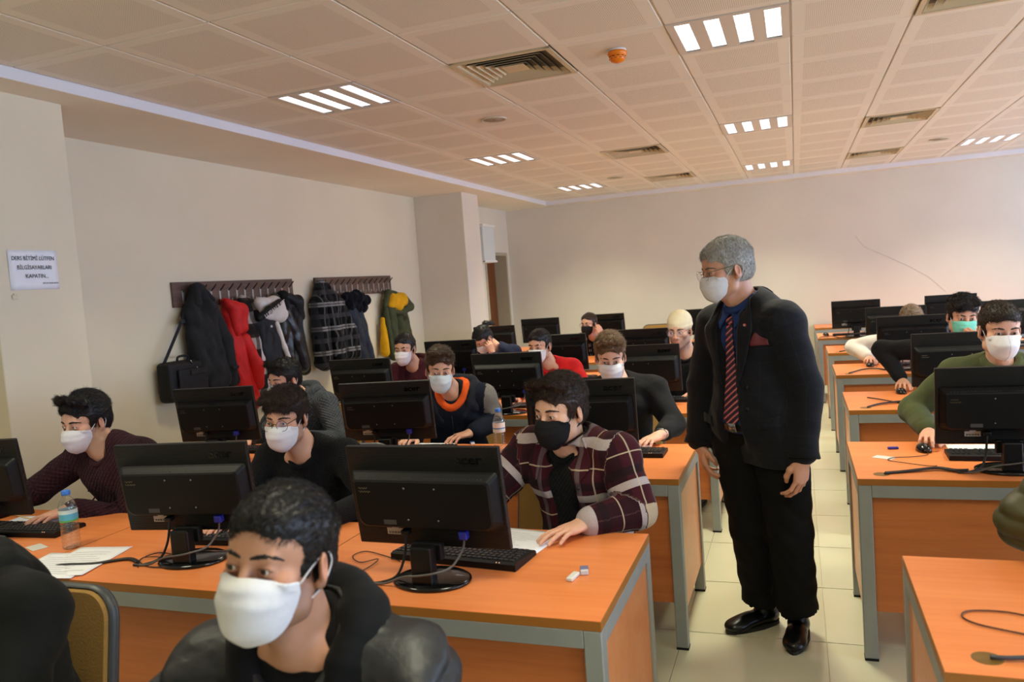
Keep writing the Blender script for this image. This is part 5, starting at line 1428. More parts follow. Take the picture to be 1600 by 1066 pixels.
# ------------------------------------------------------------------ standing man in a suit
P = dict(base=(-.19, 3.5), eye=(-.350, 3.375, 1.607), head=(-62, 9, 0), tyaw=-38, N=(-.212, 3.470, 1.475), pelvis=(-.185, 3.475, .95), haircol=GRY, hair='grey', mask='white', seed=19, gaze=(-.1, -1, -.25), open=.8, skin=(214, 160, 132), browcol=('grizzled_brow', (96, 88, 80)), glasses=(m_gold, 'square', True), shw=.180, fat=.02, shR=(-.036, 0), shL=(-.040, 0),
 label='standing grey-haired man in dark checked suit and striped tie, in the aisle', shoemat=m_shoe, hshoe=.0045, ht=.009, trouser=m_black_cloth, tbulk=.034,
 legs=[((-.265, 3.525, .88), (-.235, 3.53, .49), (-.205, 3.625, .075)), ((-.095, 3.42, .88), (-.075, 3.44, .48), (-.060, 3.545, .075))],
 hands=dict(R=hand((-.445, 3.545, .855), (.25, -.15, -1), 'hang', n=(-.9, -.2, -.1), el=(-.415, 3.60, 1.11)), L=hand((-.004, 3.30, .850), (-.16, -.06, -1), 'hang', n=(.75, -.65, 0), el=(.012, 3.375, 1.115))), h=.0028, hb=.0062)
S, root, h, hb = person(P)
for o in [c for c in root.children if c.name.startswith('shoe')]: bpy.data.objects.remove(o)
B = P['_B']
for (hip, knee, ank), yw in zip(P['legs'], (-48, -6)): shoe(root, V3(ank)-B+V3(0, 0, .010), math.radians(yw), m_shoe, .0045, .165)
for o in [o for o in bpy.data.objects if o.name.startswith('sole') and o.parent is None]: bpy.data.objects.remove(o)
msh = cloth('blue_shirt_cotton', (40, 62, 116), .8, .08); garment('shirt', S, msh, hb, root, .008, 41, .002, arms=False, fat=.02, hem=-.02, neck_r=.058, neckcut=(.05, .05, .045))
volsh = S['vol']
for sg in (-1, 1): patch('shirt_collar', S, [(sg*.004, -.030), (sg*.026, -.004), (sg*.050, .030)], [(sg*.040, -.098), (sg*.066, -.055), (sg*.072, .010)], msh, root, .020, .005)
ring_tube(S, 'collar_band', msh, root, .059, .064, .018, .045, .017)
M = NT('striped_tie_silk'); a = M.attr('limbuv'); sx = M.n('ShaderNodeSeparateXYZ'); M.l(a.outputs['Vector'], sx.inputs[0])
dg_ = M.math('ADD', M.math('MULTIPLY', sx.outputs[0], .75), M.math('MULTIPLY', sx.outputs[1], -1.0)); c = M.mix(bands(M, dg_, .026, [(0, .0125)]), lin((26, 30, 54)), lin((168, 52, 62))); c = M.mix(bands(M, dg_, .026, [(.0050, .0072)]), c, lin((222, 190, 176))); M.l(c, M.b.inputs['Base Color']); M.set(Roughness=.45, Specular_IOR_Level=.4); mtie = M.m
patch('necktie', S, [(-.013, -.075), (-.020, -.16), (-.030, -.30), (-.040, -.43), (-.042, -.475), (-.003, -.515)], [(.013, -.075), (.020, -.16), (.028, -.30), (.036, -.43), (.037, -.475), (.003, -.515)], mtie, root, .008, .005)
patch('tie_knot', S, [(-.020, -.030), (-.020, -.05), (-.012, -.080)], [(.020, -.030), (.020, -.05), (.012, -.080)], mtie, root, .015, .010)
mbelt = plain('black_belt_leather', (18, 17, 16), .35); patch('belt', S, [(-.16, -.485), (-.06, -.495), (.06, -.495), (.16, -.485)], [(-.16, -.520), (-.06, -.530), (.06, -.530), (.16, -.520)], mbelt, root, .006, .005)
patch('belt_buckle', S, [(-.022, -.493), (-.022, -.530)], [(.022, -.493), (.022, -.530)], m_watch, root, .011, .003, sub=2)
M = NT('dark_checked_wool'); a = M.attr('limbuv'); sx = M.n('ShaderNodeSeparateXYZ'); M.l(a.outputs['Vector'], sx.inputs[0]); c = lin((17, 18, 24))
for ax in (0, 1): c = M.mix(M.math('MULTIPLY', bands(M, sx.outputs[ax], .062, [(0, .0035)]), .3), c, lin((38, 40, 50)))
n = M.noise(260, 3, M.coord('Object')); c = M.mix(.3, c, M.ramp(n, [(.3, (.45, .45, .45, 1)), (.7, (1, 1, 1, 1))]), 'MULTIPLY'); M.l(c, M.b.inputs['Base Color']); M.set(Roughness=.85, Specular_IOR_Level=.25, Sheen_Weight=.08); M.bump(n, .25, .003); msuit = M.m
gr = [S['T'](.0, -.140, -.0), S['T'](.0, -.152, -.14), S['T'](-.005, -.175, -.32), S['T'](-.015, -.195, -.47), S['T'](-.015, -.20, -.70)]
sk = [(cap(S['T'](-.10, .0, -.48), S['T'](-.115, -.0, -.66), .105, .115), .05), (cap(S['T'](.10, .0, -.48), S['T'](.115, -.0, -.66), .105, .115), .05), (cap(S['T'](0, .02, -.48), S['T'](0, .03, -.66), .11, .12), .05)]
garment('suit_jacket', S, msuit, hb, root, .028, 42, .0030, neck_r=.072, neckcut=(.066, .08, .07), fat=.02, hem=-.155, adds=sk, subs=[(cap(a, b, r1, r2), .005) for a, b, r1, r2 in zip(gr, gr[1:], (.070, .066, .062, .070), (.066, .062, .070, .115))])
for sg in (-1, 1):
    patch('lapel', S, [(sg*.052, .03), (sg*.058, -.04), (sg*.058, -.14), (sg*.050, -.24), (sg*.046, -.33)], [(sg*.078, .02), (sg*.112, -.06), (sg*.128, -.105), (sg*.090, -.23), (sg*.052, -.335)], msuit, root, .013, .007)
    patch('pocket_flap', S, [(sg*.125, -.475), (sg*.195, -.465)], [(sg*.125, -.515), (sg*.195, -.505)], msuit, root, .005, .004, sub=3)
patch('suit_collar', S, [(-.075, .03), (-.04, .055), (.04, .055), (.075, .03)], [(-.085, -.03), (-.045, .005), (.045, .005), (.085, -.03)], msuit, root, .008, .007, side=1)
patch('pocket_square', S, [(.115, -.155), (.135, -.118), (.150, -.135), (.175, -.150)], [(.112, -.172), (.135, -.172), (.150, -.172), (.172, -.172)], plain('burgundy_silk', (96, 30, 34), .6), root, .006, .005)
mb = MB(); pz = -.085; px = .098; mb.lathe([(0, 0), (.0075, 0), (.0075, .002), (0, .0025)], 16, Matrix.Translation(S['T'](px, front(S, px, pz)-.012, pz)) @ Matrix(S['Rt'].tolist()).to_4x4() @ Matrix.Rotation(PI/2, 4, 'X')); pn = mb.build('lapel_pin', plain('red_enamel', (190, 50, 40), .3), root)
mb = MB(); mb.tube([Vector(S['T'](px+.0035*math.cos(q), front(S, px, pz)-.0155, pz+.0035*math.sin(q))) for q in [2*PI*k/12 for k in range(12)]], .0009, 5, closed=True); mb.build('pin_ring', m_white, pn)
for z in (-.34, -.43):
    mb = MB(); mb.lathe([(0, 0), (.009, 0), (.009, .003), (0, .004)], 14, Matrix.Translation(S['T'](.085, front(S, .085, z)-.003, z)) @ Matrix(S['Rt'].tolist()).to_4x4() @ Matrix.Rotation(PI/2, 4, 'X')); mb.build('jacket_button', m_black, root)
for s in 'RL': cuff(S, s, 'sleeve_end', msuit, root, .054, .10, .012, -.012)
# ------------------------------------------------------------------ notice, coat racks, coats, cabinet
TX = Matrix(((0, 0, 1, 0), (1, 0, 0, 0), (0, 1, 0, 0), (0, 0, 0, 1)))   # text plane turned onto a wall that faces +x
no = empty('paper_notice', (-3.7985, 3.077, 1.888), 0, 'white paper notice with black capitals taped to the pillar', 'notice')
mb = MB(); rings = []
for j in range(9):
    rings.append([(.001+.0015*math.sin(j*.7+i*.5)+(.006*(i/8)**3*(1-j/8)), -.142+.284*i/8, .104-.208*j/8) for i in range(9)])
mb.loft(rings, False, None, True, closed=False); sh = mb.build('sheet', m_paper, no); md = sh.modifiers.new('thickness', 'SOLIDIFY'); md.thickness = .0006
m_ink = plain('black_ink', (30, 30, 32), .8)
for body, size, y, z, wd in (('DERS BİTİMİ LÜTFEN', .030, 0, .060, .245), ('BİLGİSAYARLARI', .030, .003, .012, .198), ('KAPATIN...', .030, .012, -.034, .132), ('BÖLÜM BAŞKANLIĞI', .0105, .088, -.072, .092)):
    t = link('lettering', text_mesh(body, size, m_ink, .0002, bold=.0), no); t.matrix_local = Matrix.Translation((.0062, y, z)) @ TX @ Matrix.Scale(wd/max(t.dimensions.x, .01), 4, (1, 0, 0))
mb = MB(); mb.box((-.0005, -.02, -.012), (.004, .012, .012), .003); mb.box((-.0005, -.012, .006), (.006, .008, .02), .003)
tag(mb.build('adhesive_putty', plain('putty', (214, 206, 178), .8), None, (-3.798, 2.955, 1.748)), 'lump of pale putty stuck to the pillar under the notice', 'putty')
m_rack = wood('walnut_board', (104, 78, 64), (70, 50, 42), 'Y', .45, 1.0)
m_hook = plain('satin_hook', (168, 166, 160), .35, .7); m_hook_dark = plain('bronze_hook', (70, 64, 58), .4, .6)
def rack(y0, y1, z0, z1, n, lab):
    r = empty('coat_rack', (XL, (y0+y1)/2, (z0+z1)/2), 0, lab, 'coat rack')
    w, hh = (y1-y0)/2, (z1-z0)/2
    mb = MB(); mb.box((0, -w, -hh), (.022, w, hh), .002); mb.build('board', m_rack, r)
    for k in range(n):
        y = -w+.10+(2*w-.17)*k/(n-1)
        mb = MB(); mb.box((.022, y-.009, -.075), (.027, y+.009, .030), .001); hk = mb.build('hook', m_hook, r)
        mb = MB(); mb.tube(catmull([(.026, y, .020), (.045, y, .032), (.085, y, .072)], 4), .0058, 8); mb.build('upper_prong', m_hook_dark, hk)
        mb = MB(); mb.tube(catmull([(.026, y, -.068), (.040, y, -.080), (.056, y, -.068), (.058, y, -.05)], 4), .0050, 8); mb.build('lower_prong', m_hook, hk)
rack(4.742, 6.26, 1.638, 1.832, 14, 'walnut coat rack with silver hooks, nearer the notice pillar')
rack(6.635, 8.17, 1.640, 1.838, 13, 'walnut coat rack with silver hooks, holding the plaid coat and olive parka')
def folds(seed, amp, f=70):
    r = random.Random(seed); p = [r.uniform(0, 6) for _ in range(5)]
    def fn(X, Y, Z): return amp*1.25*(np.sin(f*Y+2.5*np.sin(5*Z+p[0])+p[1])*.5+.6*np.sin(f*.47*Y+1.5*np.sin(9*Z+p[2])+p[3])+.3*np.sin(38*Z+20*Y+p[4])+1.1*(.6-np.abs(np.sin(f*.42*Y+1.8*np.sin(7*Z+p[4])+p[2])))+.5*(.6-np.abs(np.sin(24*Z+14*Y+2*np.sin(16*Y)+p[0]))))
    return fn
def hung(name, caps, mat, root, seed, k=.05, amp=.006, h=.009, subs=(), f=70, flat=1.0):
    """caps: ((y, z, d), (y, z, d), r1, r2) in wall coordinates, d is the distance from the wall"""
    B = V3(root.location); Wp = lambda q: V3(XL+q[2], q[0], q[1])-B
    pts = [Wp(c[i]) for c in caps for i in (0, 1)]; lo, hi = bounds(pts, .13); lo[0] = XL+.004-B[0]-.02; v = Vol(lo, hi, h)
    for a, b, r1, r2 in caps: v.add(cap(Wp(a), Wp(b), r1, r2), k)
    v.disp(folds(seed, amp, f))
    for a, b, r1, r2 in subs: v.sub(cap(Wp(a), Wp(b), r1, r2), .01)
    v.sub(boxp((XL+.0-B[0]-.19, 0, 0), (.20, 5, 5)), .002)
    p, t, q = v.poly(); uv = np.stack([p[:, 1], p[:, 2], p[:, 0]], 1)
    return link(name, raw_mesh(name, [(p, t, q)], mat, {'limbuv': uv}), root)
def garment_root(name, y, z, lab): return empty(name, (XL+.06, y, z), 0, lab, name.replace('_', ' ').split()[-1], None)
m_char = cloth('charcoal_wool', (38, 38, 40), .9, .2); m_redc = cloth('red_parka_shell', (196, 30, 28), .6, .12, .05, .4); m_blk = cloth('black_nylon', (17, 17, 19), .55, .25, .05, .4)
r = garment_root('wool_coat', 4.90, 1.78, 'long charcoal wool coat hanging beside the shoulder bag')
hung('coat', [((4.93, 1.77, .08), (4.83, 1.58, .09), .045, .06), ((4.83, 1.58, .09), (4.86, 1.16, .10), .06, .075), ((4.95, 1.76, .08), (5.03, 1.60, .09), .05, .06), ((5.00, 1.6, .1), (5.05, 1.05, .11), .08, .09), ((4.90, 1.5, .1), (4.98, 1.02, .10), .08, .08), ((5.04, 1.5, .09), (5.17, 1.02, .10), .06, .07)], m_char, r, 1)
hung('sleeve', [((5.04, 1.58, .12), (5.10, 1.35, .17), .05, .055), ((5.10, 1.35, .17), (5.12, 1.09, .17), .055, .05)], m_char, r, 2, .03, .004)
hung('collar', [((4.90, 1.78, .10), (4.86, 1.66, .14), .022, .03), ((4.96, 1.78, .10), (5.03, 1.68, .13), .022, .03)], m_char, r, 3, .02, .002, .007)
m_navyl = cloth('navy_lining', (20, 23, 32), .7); hung('lining', [((5.12, 1.46, .10), (5.20, 1.02, .11), .05, .06)], m_navyl, r, 4, .03, .005)
mb = MB(); mb.box((-.005, -.035, -.012), (.005, .035, .012), .004); o = mb.build('cuff_tab', m_char, r); o.location = (.165, .22, -.65)
r = garment_root('shoulder_bag', 4.68, 1.24, 'black laptop shoulder bag hanging by its strap under the coat rack')
mb = MB(); mb.box((-.03, -.205, -.30), (.10, .19, .0), .035, 4); mb.build('bag_body', m_blk, r)
mb = MB(); mb.box((.098, -.13, -.29), (.125, .165, -.06), .022, 3); fp = mb.build('front_pocket', m_blk, r)
mb = MB(); mb.box((.122, -.02, -.115), (.134, .14, -.075), .012, 2); mb.build('pocket_flap', m_blk, fp)
mb = MB(); mb.tube(catmull([(.04, -.05, -.005), (.05, -.045, .03), (.05, .05, .03), (.04, .055, -.005)], 6), .009, 8); mb.build('carry_handle', m_blk, r)
mb = MB(); mb.tube([(.106, -.115, -.12), (.106, -.115, -.105), (.106, -.100, -.105), (.106, -.100, -.12), (.106, -.115, -.12)], .003, 6); mb.tube([(.126, .05, -.055), (.126, .065, -.085)], .003, 6); mb.tube([(.10, .02, -.004), (.104, .035, -.03)], .004, 6); o = mb.build('buckle', m_watch, r); o['kind'] = 'stuff'
for s, ya in ((0, -.19), (1, .13)):
    mb = MB(); A = Vector((.03, ya, -.03)); E = Vector((.035, .15, .44)); rings = []
    for q in range(9):
        c = A.lerp(E, q/8); w = .017; rings.append([c+Vector((0, -w, 0)), c+Vector((.003, -w, 0)), c+Vector((.003, w, 0)), c+Vector((0, w, 0))])
    mb.loft(rings, True, None, False); mb.build('shoulder_strap', m_blk, r)
mb = MB(); mb.box((.03, .03, .275), (.042, .075, .31), .003, 1); mb.build('strap_adjuster', m_black, r)
r = garment_root('red_parka', 5.25, 1.68, 'bright red hooded parka hanging on the coat rack')
hung('coat', [((5.26, 1.54, .09), (5.28, 1.25, .10), .055, .07), ((5.28, 1.25, .10), (5.33, .80, .11), .07, .085), ((5.30, 1.30, .10), (5.42, .80, .11), .06, .07), ((5.24, 1.66, .07), (5.27, 1.5, .08), .03, .05)], m_redc, r, 5)
hung('hood', [((5.21, 1.65, .13), (5.34, 1.58, .15), .035, .05), ((5.34, 1.58, .15), (5.33, 1.44, .15), .05, .05), ((5.25, 1.60, .15), (5.27, 1.42, .14), .05, .05)], m_redc, r, 6, .04, .003)
hung('sleeve', [((5.36, 1.34, .14), (5.43, 1.10, .18), .05, .055), ((5.43, 1.10, .18), (5.45, .95, .17), .06, .05)], m_redc, r, 7, .03, .006)
r = garment_root('plaid_overshirt', 5.45, 1.68, 'brown, white and black checked overshirt between the red parka and the white-hooded jacket')
m_chk = plaid('brown_check', (56, 44, 40), [(1, .22, [(.0, .10)], (196, 184, 174), .75), (0, .14, [(.0, .06)], (30, 26, 26), .75), (1, .22, [(.13, .20)], (26, 23, 23), .7)])
hung('coat', [((5.44, 1.67, .09), (5.44, 1.40, .10), .035, .06), ((5.44, 1.40, .10), (5.50, .92, .12), .07, .08), ((5.47, 1.6, .09), (5.54, 1.0, .11), .04, .07)], m_chk, r, 8)
hung('collar', [((5.39, 1.66, .12), (5.48, 1.65, .12), .03, .03)], m_chk, r, 9, .02, .002)
r = garment_root('white_hood_jacket', 5.66, 1.66, 'black jacket with a white hood and lettered black hood band on the coat rack')
m_wf = cloth('white_fleece', (216, 208, 200), .95, .05); m_wsat = cloth('white_satin', (214, 200, 200), .5, .1)
hung('coat', [((5.62, 1.50, .10), (5.66, 1.05, .12), .075, .10), ((5.72, 1.50, .11), (5.78, .95, .12), .07, .09), ((5.58, 1.45, .09), (5.60, 1.0, .10), .05, .07)], m_blk, r, 10)
hung('hood', [((5.60, 1.63, .14), (5.76, 1.60, .17), .05, .065), ((5.76, 1.60, .17), (5.84, 1.52, .18), .065, .06), ((5.62, 1.52, .15), (5.80, 1.50, .18), .04, .055)], m_wf, r, 11, .05, .004, .008)
hung('hood_band', [((5.51, 1.50, .19), (5.61, 1.565, .225), .030, .033), ((5.61, 1.565, .225), (5.74, 1.625, .235), .033, .030)], m_blk, r, 12, .02, .001, .006)
tl = link('lettering', text_mesh('LUFIAN JUST', .052, m_wf, .001, bold=.0006), r); tl.matrix_local = Matrix.Translation((.216, 5.625-5.66, 1.566-1.66)) @ TX @ Matrix.Rotation(.50, 4, 'Z') @ Matrix.Rotation(-.20, 4, 'Y') @ Matrix.Scale(.255/max(tl.dimensions.x, .01), 4, (1, 0, 0))
hung('white_stripe', [((5.74, 1.44, .19), (5.80, 1.22, .205), .022, .022), ((5.80, 1.22, .205), (5.84, 1.13, .205), .022, .022)], m_wf, r, 13, .02, .001, .007)
hung('satin_lining', [((5.53, 1.38, .12), (5.56, 1.15, .14), .03, .035), ((5.56, 1.15, .14), (5.60, .84, .14), .035, .035)], m_wsat, r, 14, .02, .005, .007)
mb = MB(); mb.box((0, -.012, -.009), (.003, .012, .009)); o = mb.build('chest_label', m_label, r); o.location = (.148, -.02, -.24)
r = garment_root('leather_jacket', 5.95, 1.66, 'black leather jacket with creased sleeve hanging on the coat rack')
m_lea = plain('black_leather', (24, 24, 26), .34, 0, .5, noise=.2, nscale=14, bump=.4)
hung('coat', [((5.88, 1.66, .09), (5.92, 1.40, .10), .045, .07), ((5.92, 1.40, .10), (5.98, .98, .12), .08, .09)], m_lea, r, 15)
hung('sleeve', [((5.94, 1.52, .13), (6.04, 1.28, .16), .055, .06), ((6.04, 1.28, .16), (6.12, 1.02, .16), .06, .055)], m_lea, r, 16, .03, .007, .008, f=30)
r = garment_root('black_puffer', 6.08, 1.66, 'black padded coat at the end of the first coat rack')
hung('coat', [((6.02, 1.66, .09), (6.10, 1.45, .10), .05, .07), ((6.10, 1.50, .10), (6.17, 1.02, .11), .07, .085), ((6.0, 1.66, .09), (6.16, 1.60, .10), .04, .05)], m_blk, r, 17)
hung('hood', [((6.02, 1.66, .13), (6.13, 1.61, .14), .045, .055), ((6.13, 1.61, .14), (6.16, 1.48, .14), .055, .045)], m_blk, r, 18, .04, .004)
r = garment_root('plaid_coat', 6.70, 1.78, 'black and grey plaid shirt jacket hanging on the second coat rack')
m_bpl = plaid('black_grey_plaid', (20, 20, 21), [(1, .235, [(.0, .018), (.026, .044)], (150, 148, 146), .85), (0, .105, [(.0, .012)], (120, 120, 120), .5), (1, .235, [(.12, .165)], (70, 70, 72), .7), (0, .105, [(.045, .075)], (52, 52, 54), .6)])
hung('coat', [((6.60, 1.77, .09), (6.53, 1.55, .10), .045, .07), ((6.53, 1.55, .10), (6.50, 1.02, .12), .085, .09), ((6.66, 1.76, .09), (6.82, 1.58, .10), .045, .065), ((6.70, 1.6, .10), (6.72, 1.03, .12), .10, .11), ((6.84, 1.55, .10), (6.95, 1.05, .12), .08, .09)], m_bpl, r, 19)
hung('sleeve', [((6.62, 1.55, .15), (6.64, 1.25, .20), .06, .06), ((6.64, 1.25, .2), (6.66, 1.02, .19), .06, .055)], m_bpl, r, 20, .03, .006)
hung('sleeve', [((6.88, 1.50, .14), (6.98, 1.25, .18), .055, .058), ((6.98, 1.25, .18), (7.03, 1.02, .18), .058, .05)], m_bpl, r, 21, .03, .006)
hung('collar', [((6.57, 1.77, .12), (6.53, 1.66, .15), .022, .028), ((6.66, 1.77, .12), (6.80, 1.63, .15), .022, .028)], m_bpl, r, 22, .02, .002, .007)
r = garment_root('navy_coat', 7.2, 1.64, 'navy padded coat with a furry dark hood on the second coat rack')
hung('coat', [((7.10, 1.56, .09), (7.14, 1.30, .10), .06, .08), ((7.14, 1.30, .10), (7.18, .96, .12), .09, .09), ((7.22, 1.52, .09), (7.34, .97, .11), .07, .085)], cloth('navy_padded_shell', (36, 42, 54), .55, .15), r, 23, amp=.005)
hung('fur_hood', [((7.03, 1.61, .11), (7.18, 1.62, .15), .05, .06), ((7.18, 1.62, .15), (7.36, 1.57, .14), .06, .05), ((7.05, 1.55, .12), (7.28, 1.49, .14), .05, .05)], cloth('dark_fur', (17, 19, 26), 1.0, .35), r, 24, .03, .009, .007, f=110)
r = garment_root('olive_parka', 8.0, 1.66, 'olive parka with yellow lining hanging at the end of the second coat rack')
m_ol = cloth('olive_parka_cloth', (66, 70, 48), .8, .12); m_yel = cloth('mustard_lining', (206, 152, 14), .7, .1)
hung('coat', [((7.98, 1.62, .09), (7.92, 1.42, .10), .045, .06), ((7.94, 1.42, .10), (7.96, .95, .11), .07, .085), ((8.12, 1.42, .10), (8.18, .95, .12), .09, .10), ((8.24, 1.40, .10), (8.30, 1.05, .11), .06, .07)], m_ol, r, 25)
hung('yellow_lining', [((7.79, 1.34, .09), (7.76, .98, .10), .03, .055)], m_yel, r, 26, .02, .004)
hung('front_edge', [((7.86, 1.56, .10), (7.82, 1.30, .13), .025, .03), ((7.82, 1.30, .13), (7.86, .95, .14), .03, .03)], m_ol, r, 27, .02, .003)
hd = hung('hood', [((7.94, 1.64, .10), (8.06, 1.62, .12), .035, .04), ((8.22, 1.55, .15), (8.33, 1.46, .16), .05, .055), ((8.33, 1.46, .16), (8.10, 1.40, .17), .05, .035), ((8.10, 1.40, .17), (7.92, 1.42, .15), .035, .025), ((7.94, 1.64, .10), (7.82, 1.50, .12), .03, .025)], m_ol, r, 28, .02, .003, .008)
hung('hood_lining', [((7.96, 1.56, .13), (8.16, 1.53, .17), .05, .06), ((8.0, 1.60, .12), (8.20, 1.585, .14), .03, .04), ((7.90, 1.50, .13), (8.05, 1.46, .17), .03, .04)], m_yel, r, 29, .06, .004, .008)
mb = MB(); mb.box((0, -.02, -.02), (.003, .02, .02), .003); o = mb.build('chest_badge', m_blk, r); o.location = (.155, .10, -.32)
# wall cabinet above the door
cb = empty('wall_cabinet', (XL2, 10.45, 2.24), 0, 'white metal wall cabinet above the brown door', 'cabinet')
m_cab = plain('white_cabinet_enamel', (206, 214, 212), .4)
mb = MB(); mb.box((0, -.22, -.25), (.26, .22, .235), .006); mb.build('body', m_cab, cb)
mb = MB(); mb.box((-.0, -.235, .225), (.28, .235, .262), .008); mb.build('lid', m_white, cb)
mb = MB(); mb.box((-.0, -.235, -.275), (.28, .235, -.245), .008); mb.build('bottom_cover', m_white, cb)
mb = MB(); mb.box((.24, -.222, -.265), (.27, -.236, -.255)); mb.box((.10, -.222, .15), (.105, -.2225, .18)); o = mb.build('catch', m_hook_dark, cb); o['kind'] = 'stuff'

# ------------------------------------------------------------------ things on the desks
def cable(name_lab, pts, r=.0036, mat=None, cat='cable', strands=1, group=None):
    mb = MB()
    for s in range(strands):
        o_ = (s-(strands-1)/2)*r*1.9
        mb.tube(catmull([(x+o_*.3, y+o_, max(z, DH+r+.0006)) for x, y, z in pts], 6), r, 8)
    return tag(mb.build('cable', mat or m_cable), name_lab, cat, group)
Z0 = DH+.004
cable('black cable bundle running from the first-row middle monitor to the papers', [(-2.20, 2.05, Z0), (-2.27, 2.07, Z0+.002), (-2.36, 2.01, Z0), (-2.46, 1.985, Z0), (-2.50, 1.962, Z0)], .0045, None, strands=2)
cable('black cable from the first-row aisle monitor to the desk hole behind the near man', [(-1.26, 2.005, Z0), (-1.33, 1.99, Z0+.002), (-1.40, 1.975, Z0), (-1.455, 1.962, Z0)], .0045, None, strands=2)
cable('thin looped cable on the first-row aisle desk, beside the keyboard', [(-1.25, 2.20, Z0), (-1.33, 2.24, Z0), (-1.42, 2.27, Z0), (-1.44, 2.22, Z0), (-1.38, 2.17, Z0), (-1.33, 2.20, Z0+.003), (-1.33, 2.12, Z0), (-1.36, 2.04, Z0)], .0016)
cable('tangle of thin cables beside the first-row middle monitor', [(-2.12, 2.14, Z0), (-2.18, 2.12, Z0+.01), (-2.20, 2.06, Z0+.004), (-2.12, 2.02, Z0), (-2.06, 2.03, Z0), (-2.13, 2.09, Z0+.006), (-2.22, 2.09, Z0), (-2.16, 2.01, Z0)], .0018)
cable('thick cable bundle to the desk hole on the second window-side desk', [(.60, 3.450, Z0+.01), (.56, 3.47, Z0+.004), (.50, 3.50, Z0+.006), (.43, 3.475, Z0+.004), (.36, 3.45, Z0), (.30, 3.428, Z0)], .0042, None, strands=3)
cable('thin mouse cable curling in front of the man in olive fleece', [(.505, 3.83, Z0), (.50, 3.76, Z0), (.44, 3.72, Z0), (.36, 3.70, Z0), (.335, 3.65, Z0), (.39, 3.61, Z0), (.47, 3.56, Z0), (.50, 3.51, Z0+.012)], .0016)
cable('cable bundle to the desk hole on the third window-side desk', [(.67, 5.05, Z0), (.58, 5.12, Z0+.008), (.50, 5.11, Z0+.006), (.42, 5.06, Z0+.004), (.36, 4.99, Z0)], .0042, None, strands=3)
cable('stray black cable with a plug on the third window-side desk', [(.54, 5.12, Z0), (.46, 5.22, Z0+.004), (.41, 5.30, Z0+.002), (.385, 5.34, Z0)], .0035)
cable('cable bundle to the desk hole on the fourth window-side desk', [(.63, 6.65, Z0), (.55, 6.72, Z0+.006), (.46, 6.70, Z0+.004), (.39, 6.60, Z0), (.35, 6.53, Z0)], .0042, None, strands=3)
cable('cable bundle to the desk hole on the fifth window-side desk', [(.66, 8.02, Z0), (.52, 8.24, Z0+.004), (.44, 8.19, Z0+.003), (.36, 8.12, Z0)], .004, None, strands=2)
cable('cable running along the sixth window-side desk behind the lone mouse', [(.42, 9.62, Z0), (.36, 9.83, Z0+.003), (.26, 9.80, Z0), (.22, 9.72, Z0)], .004, None, strands=2)
cable('brown cable loop on the nearest window-side desk', [(.52, 2.06, Z0), (.44, 2.10, Z0), (.36, 2.095, Z0), (.335, 2.06, Z0), (.36, 2.02, Z0), (.44, 1.985, Z0), (.54, 1.95, Z0), (.66, 1.96, Z0)], .0022, plain('brown_cable', (92, 52, 30), .5))
cable('blue-grey cable entering the desk hole on the nearest window-side desk', [(.352, 1.853, Z0), (.385, 1.848, Z0+.004), (.46, 1.862, Z0+.006), (.56, 1.88, Z0), (.70, 1.92, Z0)], .0050, plain('slate_cable', (62, 66, 78), .5))
def sheet(x, y, w, d, a, lab, curl=.0, seed=0, lines=True, group='paper sheets on the desks'):
    r = empty('paper_sheet', (x, y, DH+.0012), math.radians(a), lab, 'paper', group); R_ = random.Random(seed); ph = R_.uniform(0, 6)
    zf = lambda u, v: .0006+curl*(.5+.5*math.sin(2.6*u+1.9*v+ph))**2
    mb = MB(); mb.loft([[(-w/2+w*i/10, -d/2+d*j/10, zf(i/10, j/10)) for i in range(11)] for j in range(11)], False, None, True, closed=False); s = mb.build('sheet', m_paper, r); md = s.modifiers.new('thickness', 'SOLIDIFY'); md.thickness = .0005
    if lines:
        mb = MB()
        for j in range(9):
            v = .15+.08*j; L = R_.uniform(.45, .8); mb.loft([[(-w/2+w*(.1+L*i/8), -d/2+d*(v+e), zf(.1+L*i/8, v+e)+.0006) for i in range(9)] for e in (0, .008)], False, None, True, closed=False)
        o = mb.build('print_line', plain('grey_print_ink', (150, 150, 156), .8), r); o['kind'] = 'stuff'
    return r
sheet(-2.475, 1.975, .21, .297, 24, 'curled white printed sheets beside the water bottle at the desk edge', .018, 1)
sheet(-2.44, 2.03, .21, .297, 14, 'second printed sheet lying under the curled one beside the water bottle', .004, 2)
sheet(-3.17, 2.42, .26, .15, 6, 'white sheet under the hand of the man in the burgundy sweater', .0, 3)
sheet(-.955, 2.465, .297, .21, -10, 'white sheet beside the hand of the man in plaid', .002, 4)
sheet(-2.00, 3.92, .297, .18, 0, 'white sheet in front of the man with the orange hood', .0, 5)
sheet(-.88, 3.895, .28, .10, 2, 'white sheet behind the keyboard of the man with the watch', .002, 6)
sheet(.80, 3.90, .40, .16, 0, 'white sheets behind the keyboard of the man in olive fleece', .003, 7)
sheet(.80, 5.38, .297, .13, 0, 'white sheet beside the keyboard of the man in the green mask', .0, 8)
sheet(-.80, 5.52, .26, .12, 0, 'white sheet behind the keyboard of the man in the beanie', .0, 9)
sheet(-1.35, 5.36, .30, .2, 0, 'white sheet beside the man in the red sweatshirt', .004, 10)
M = NT('clear_bottle_plastic'); tr = M.n('ShaderNodeBsdfTransparent'); tr.inputs[0].default_value = (.93, .96, .97, 1); gl = M.n('ShaderNodeBsdfGlossy'); gl.inputs['Roughness'].default_value = .06
lw = M.n('ShaderNodeLayerWeight'); lw.inputs[0].default_value = .35; f = M.math('ADD', M.math('MULTIPLY', lw.outputs['Facing'], .55), .06)
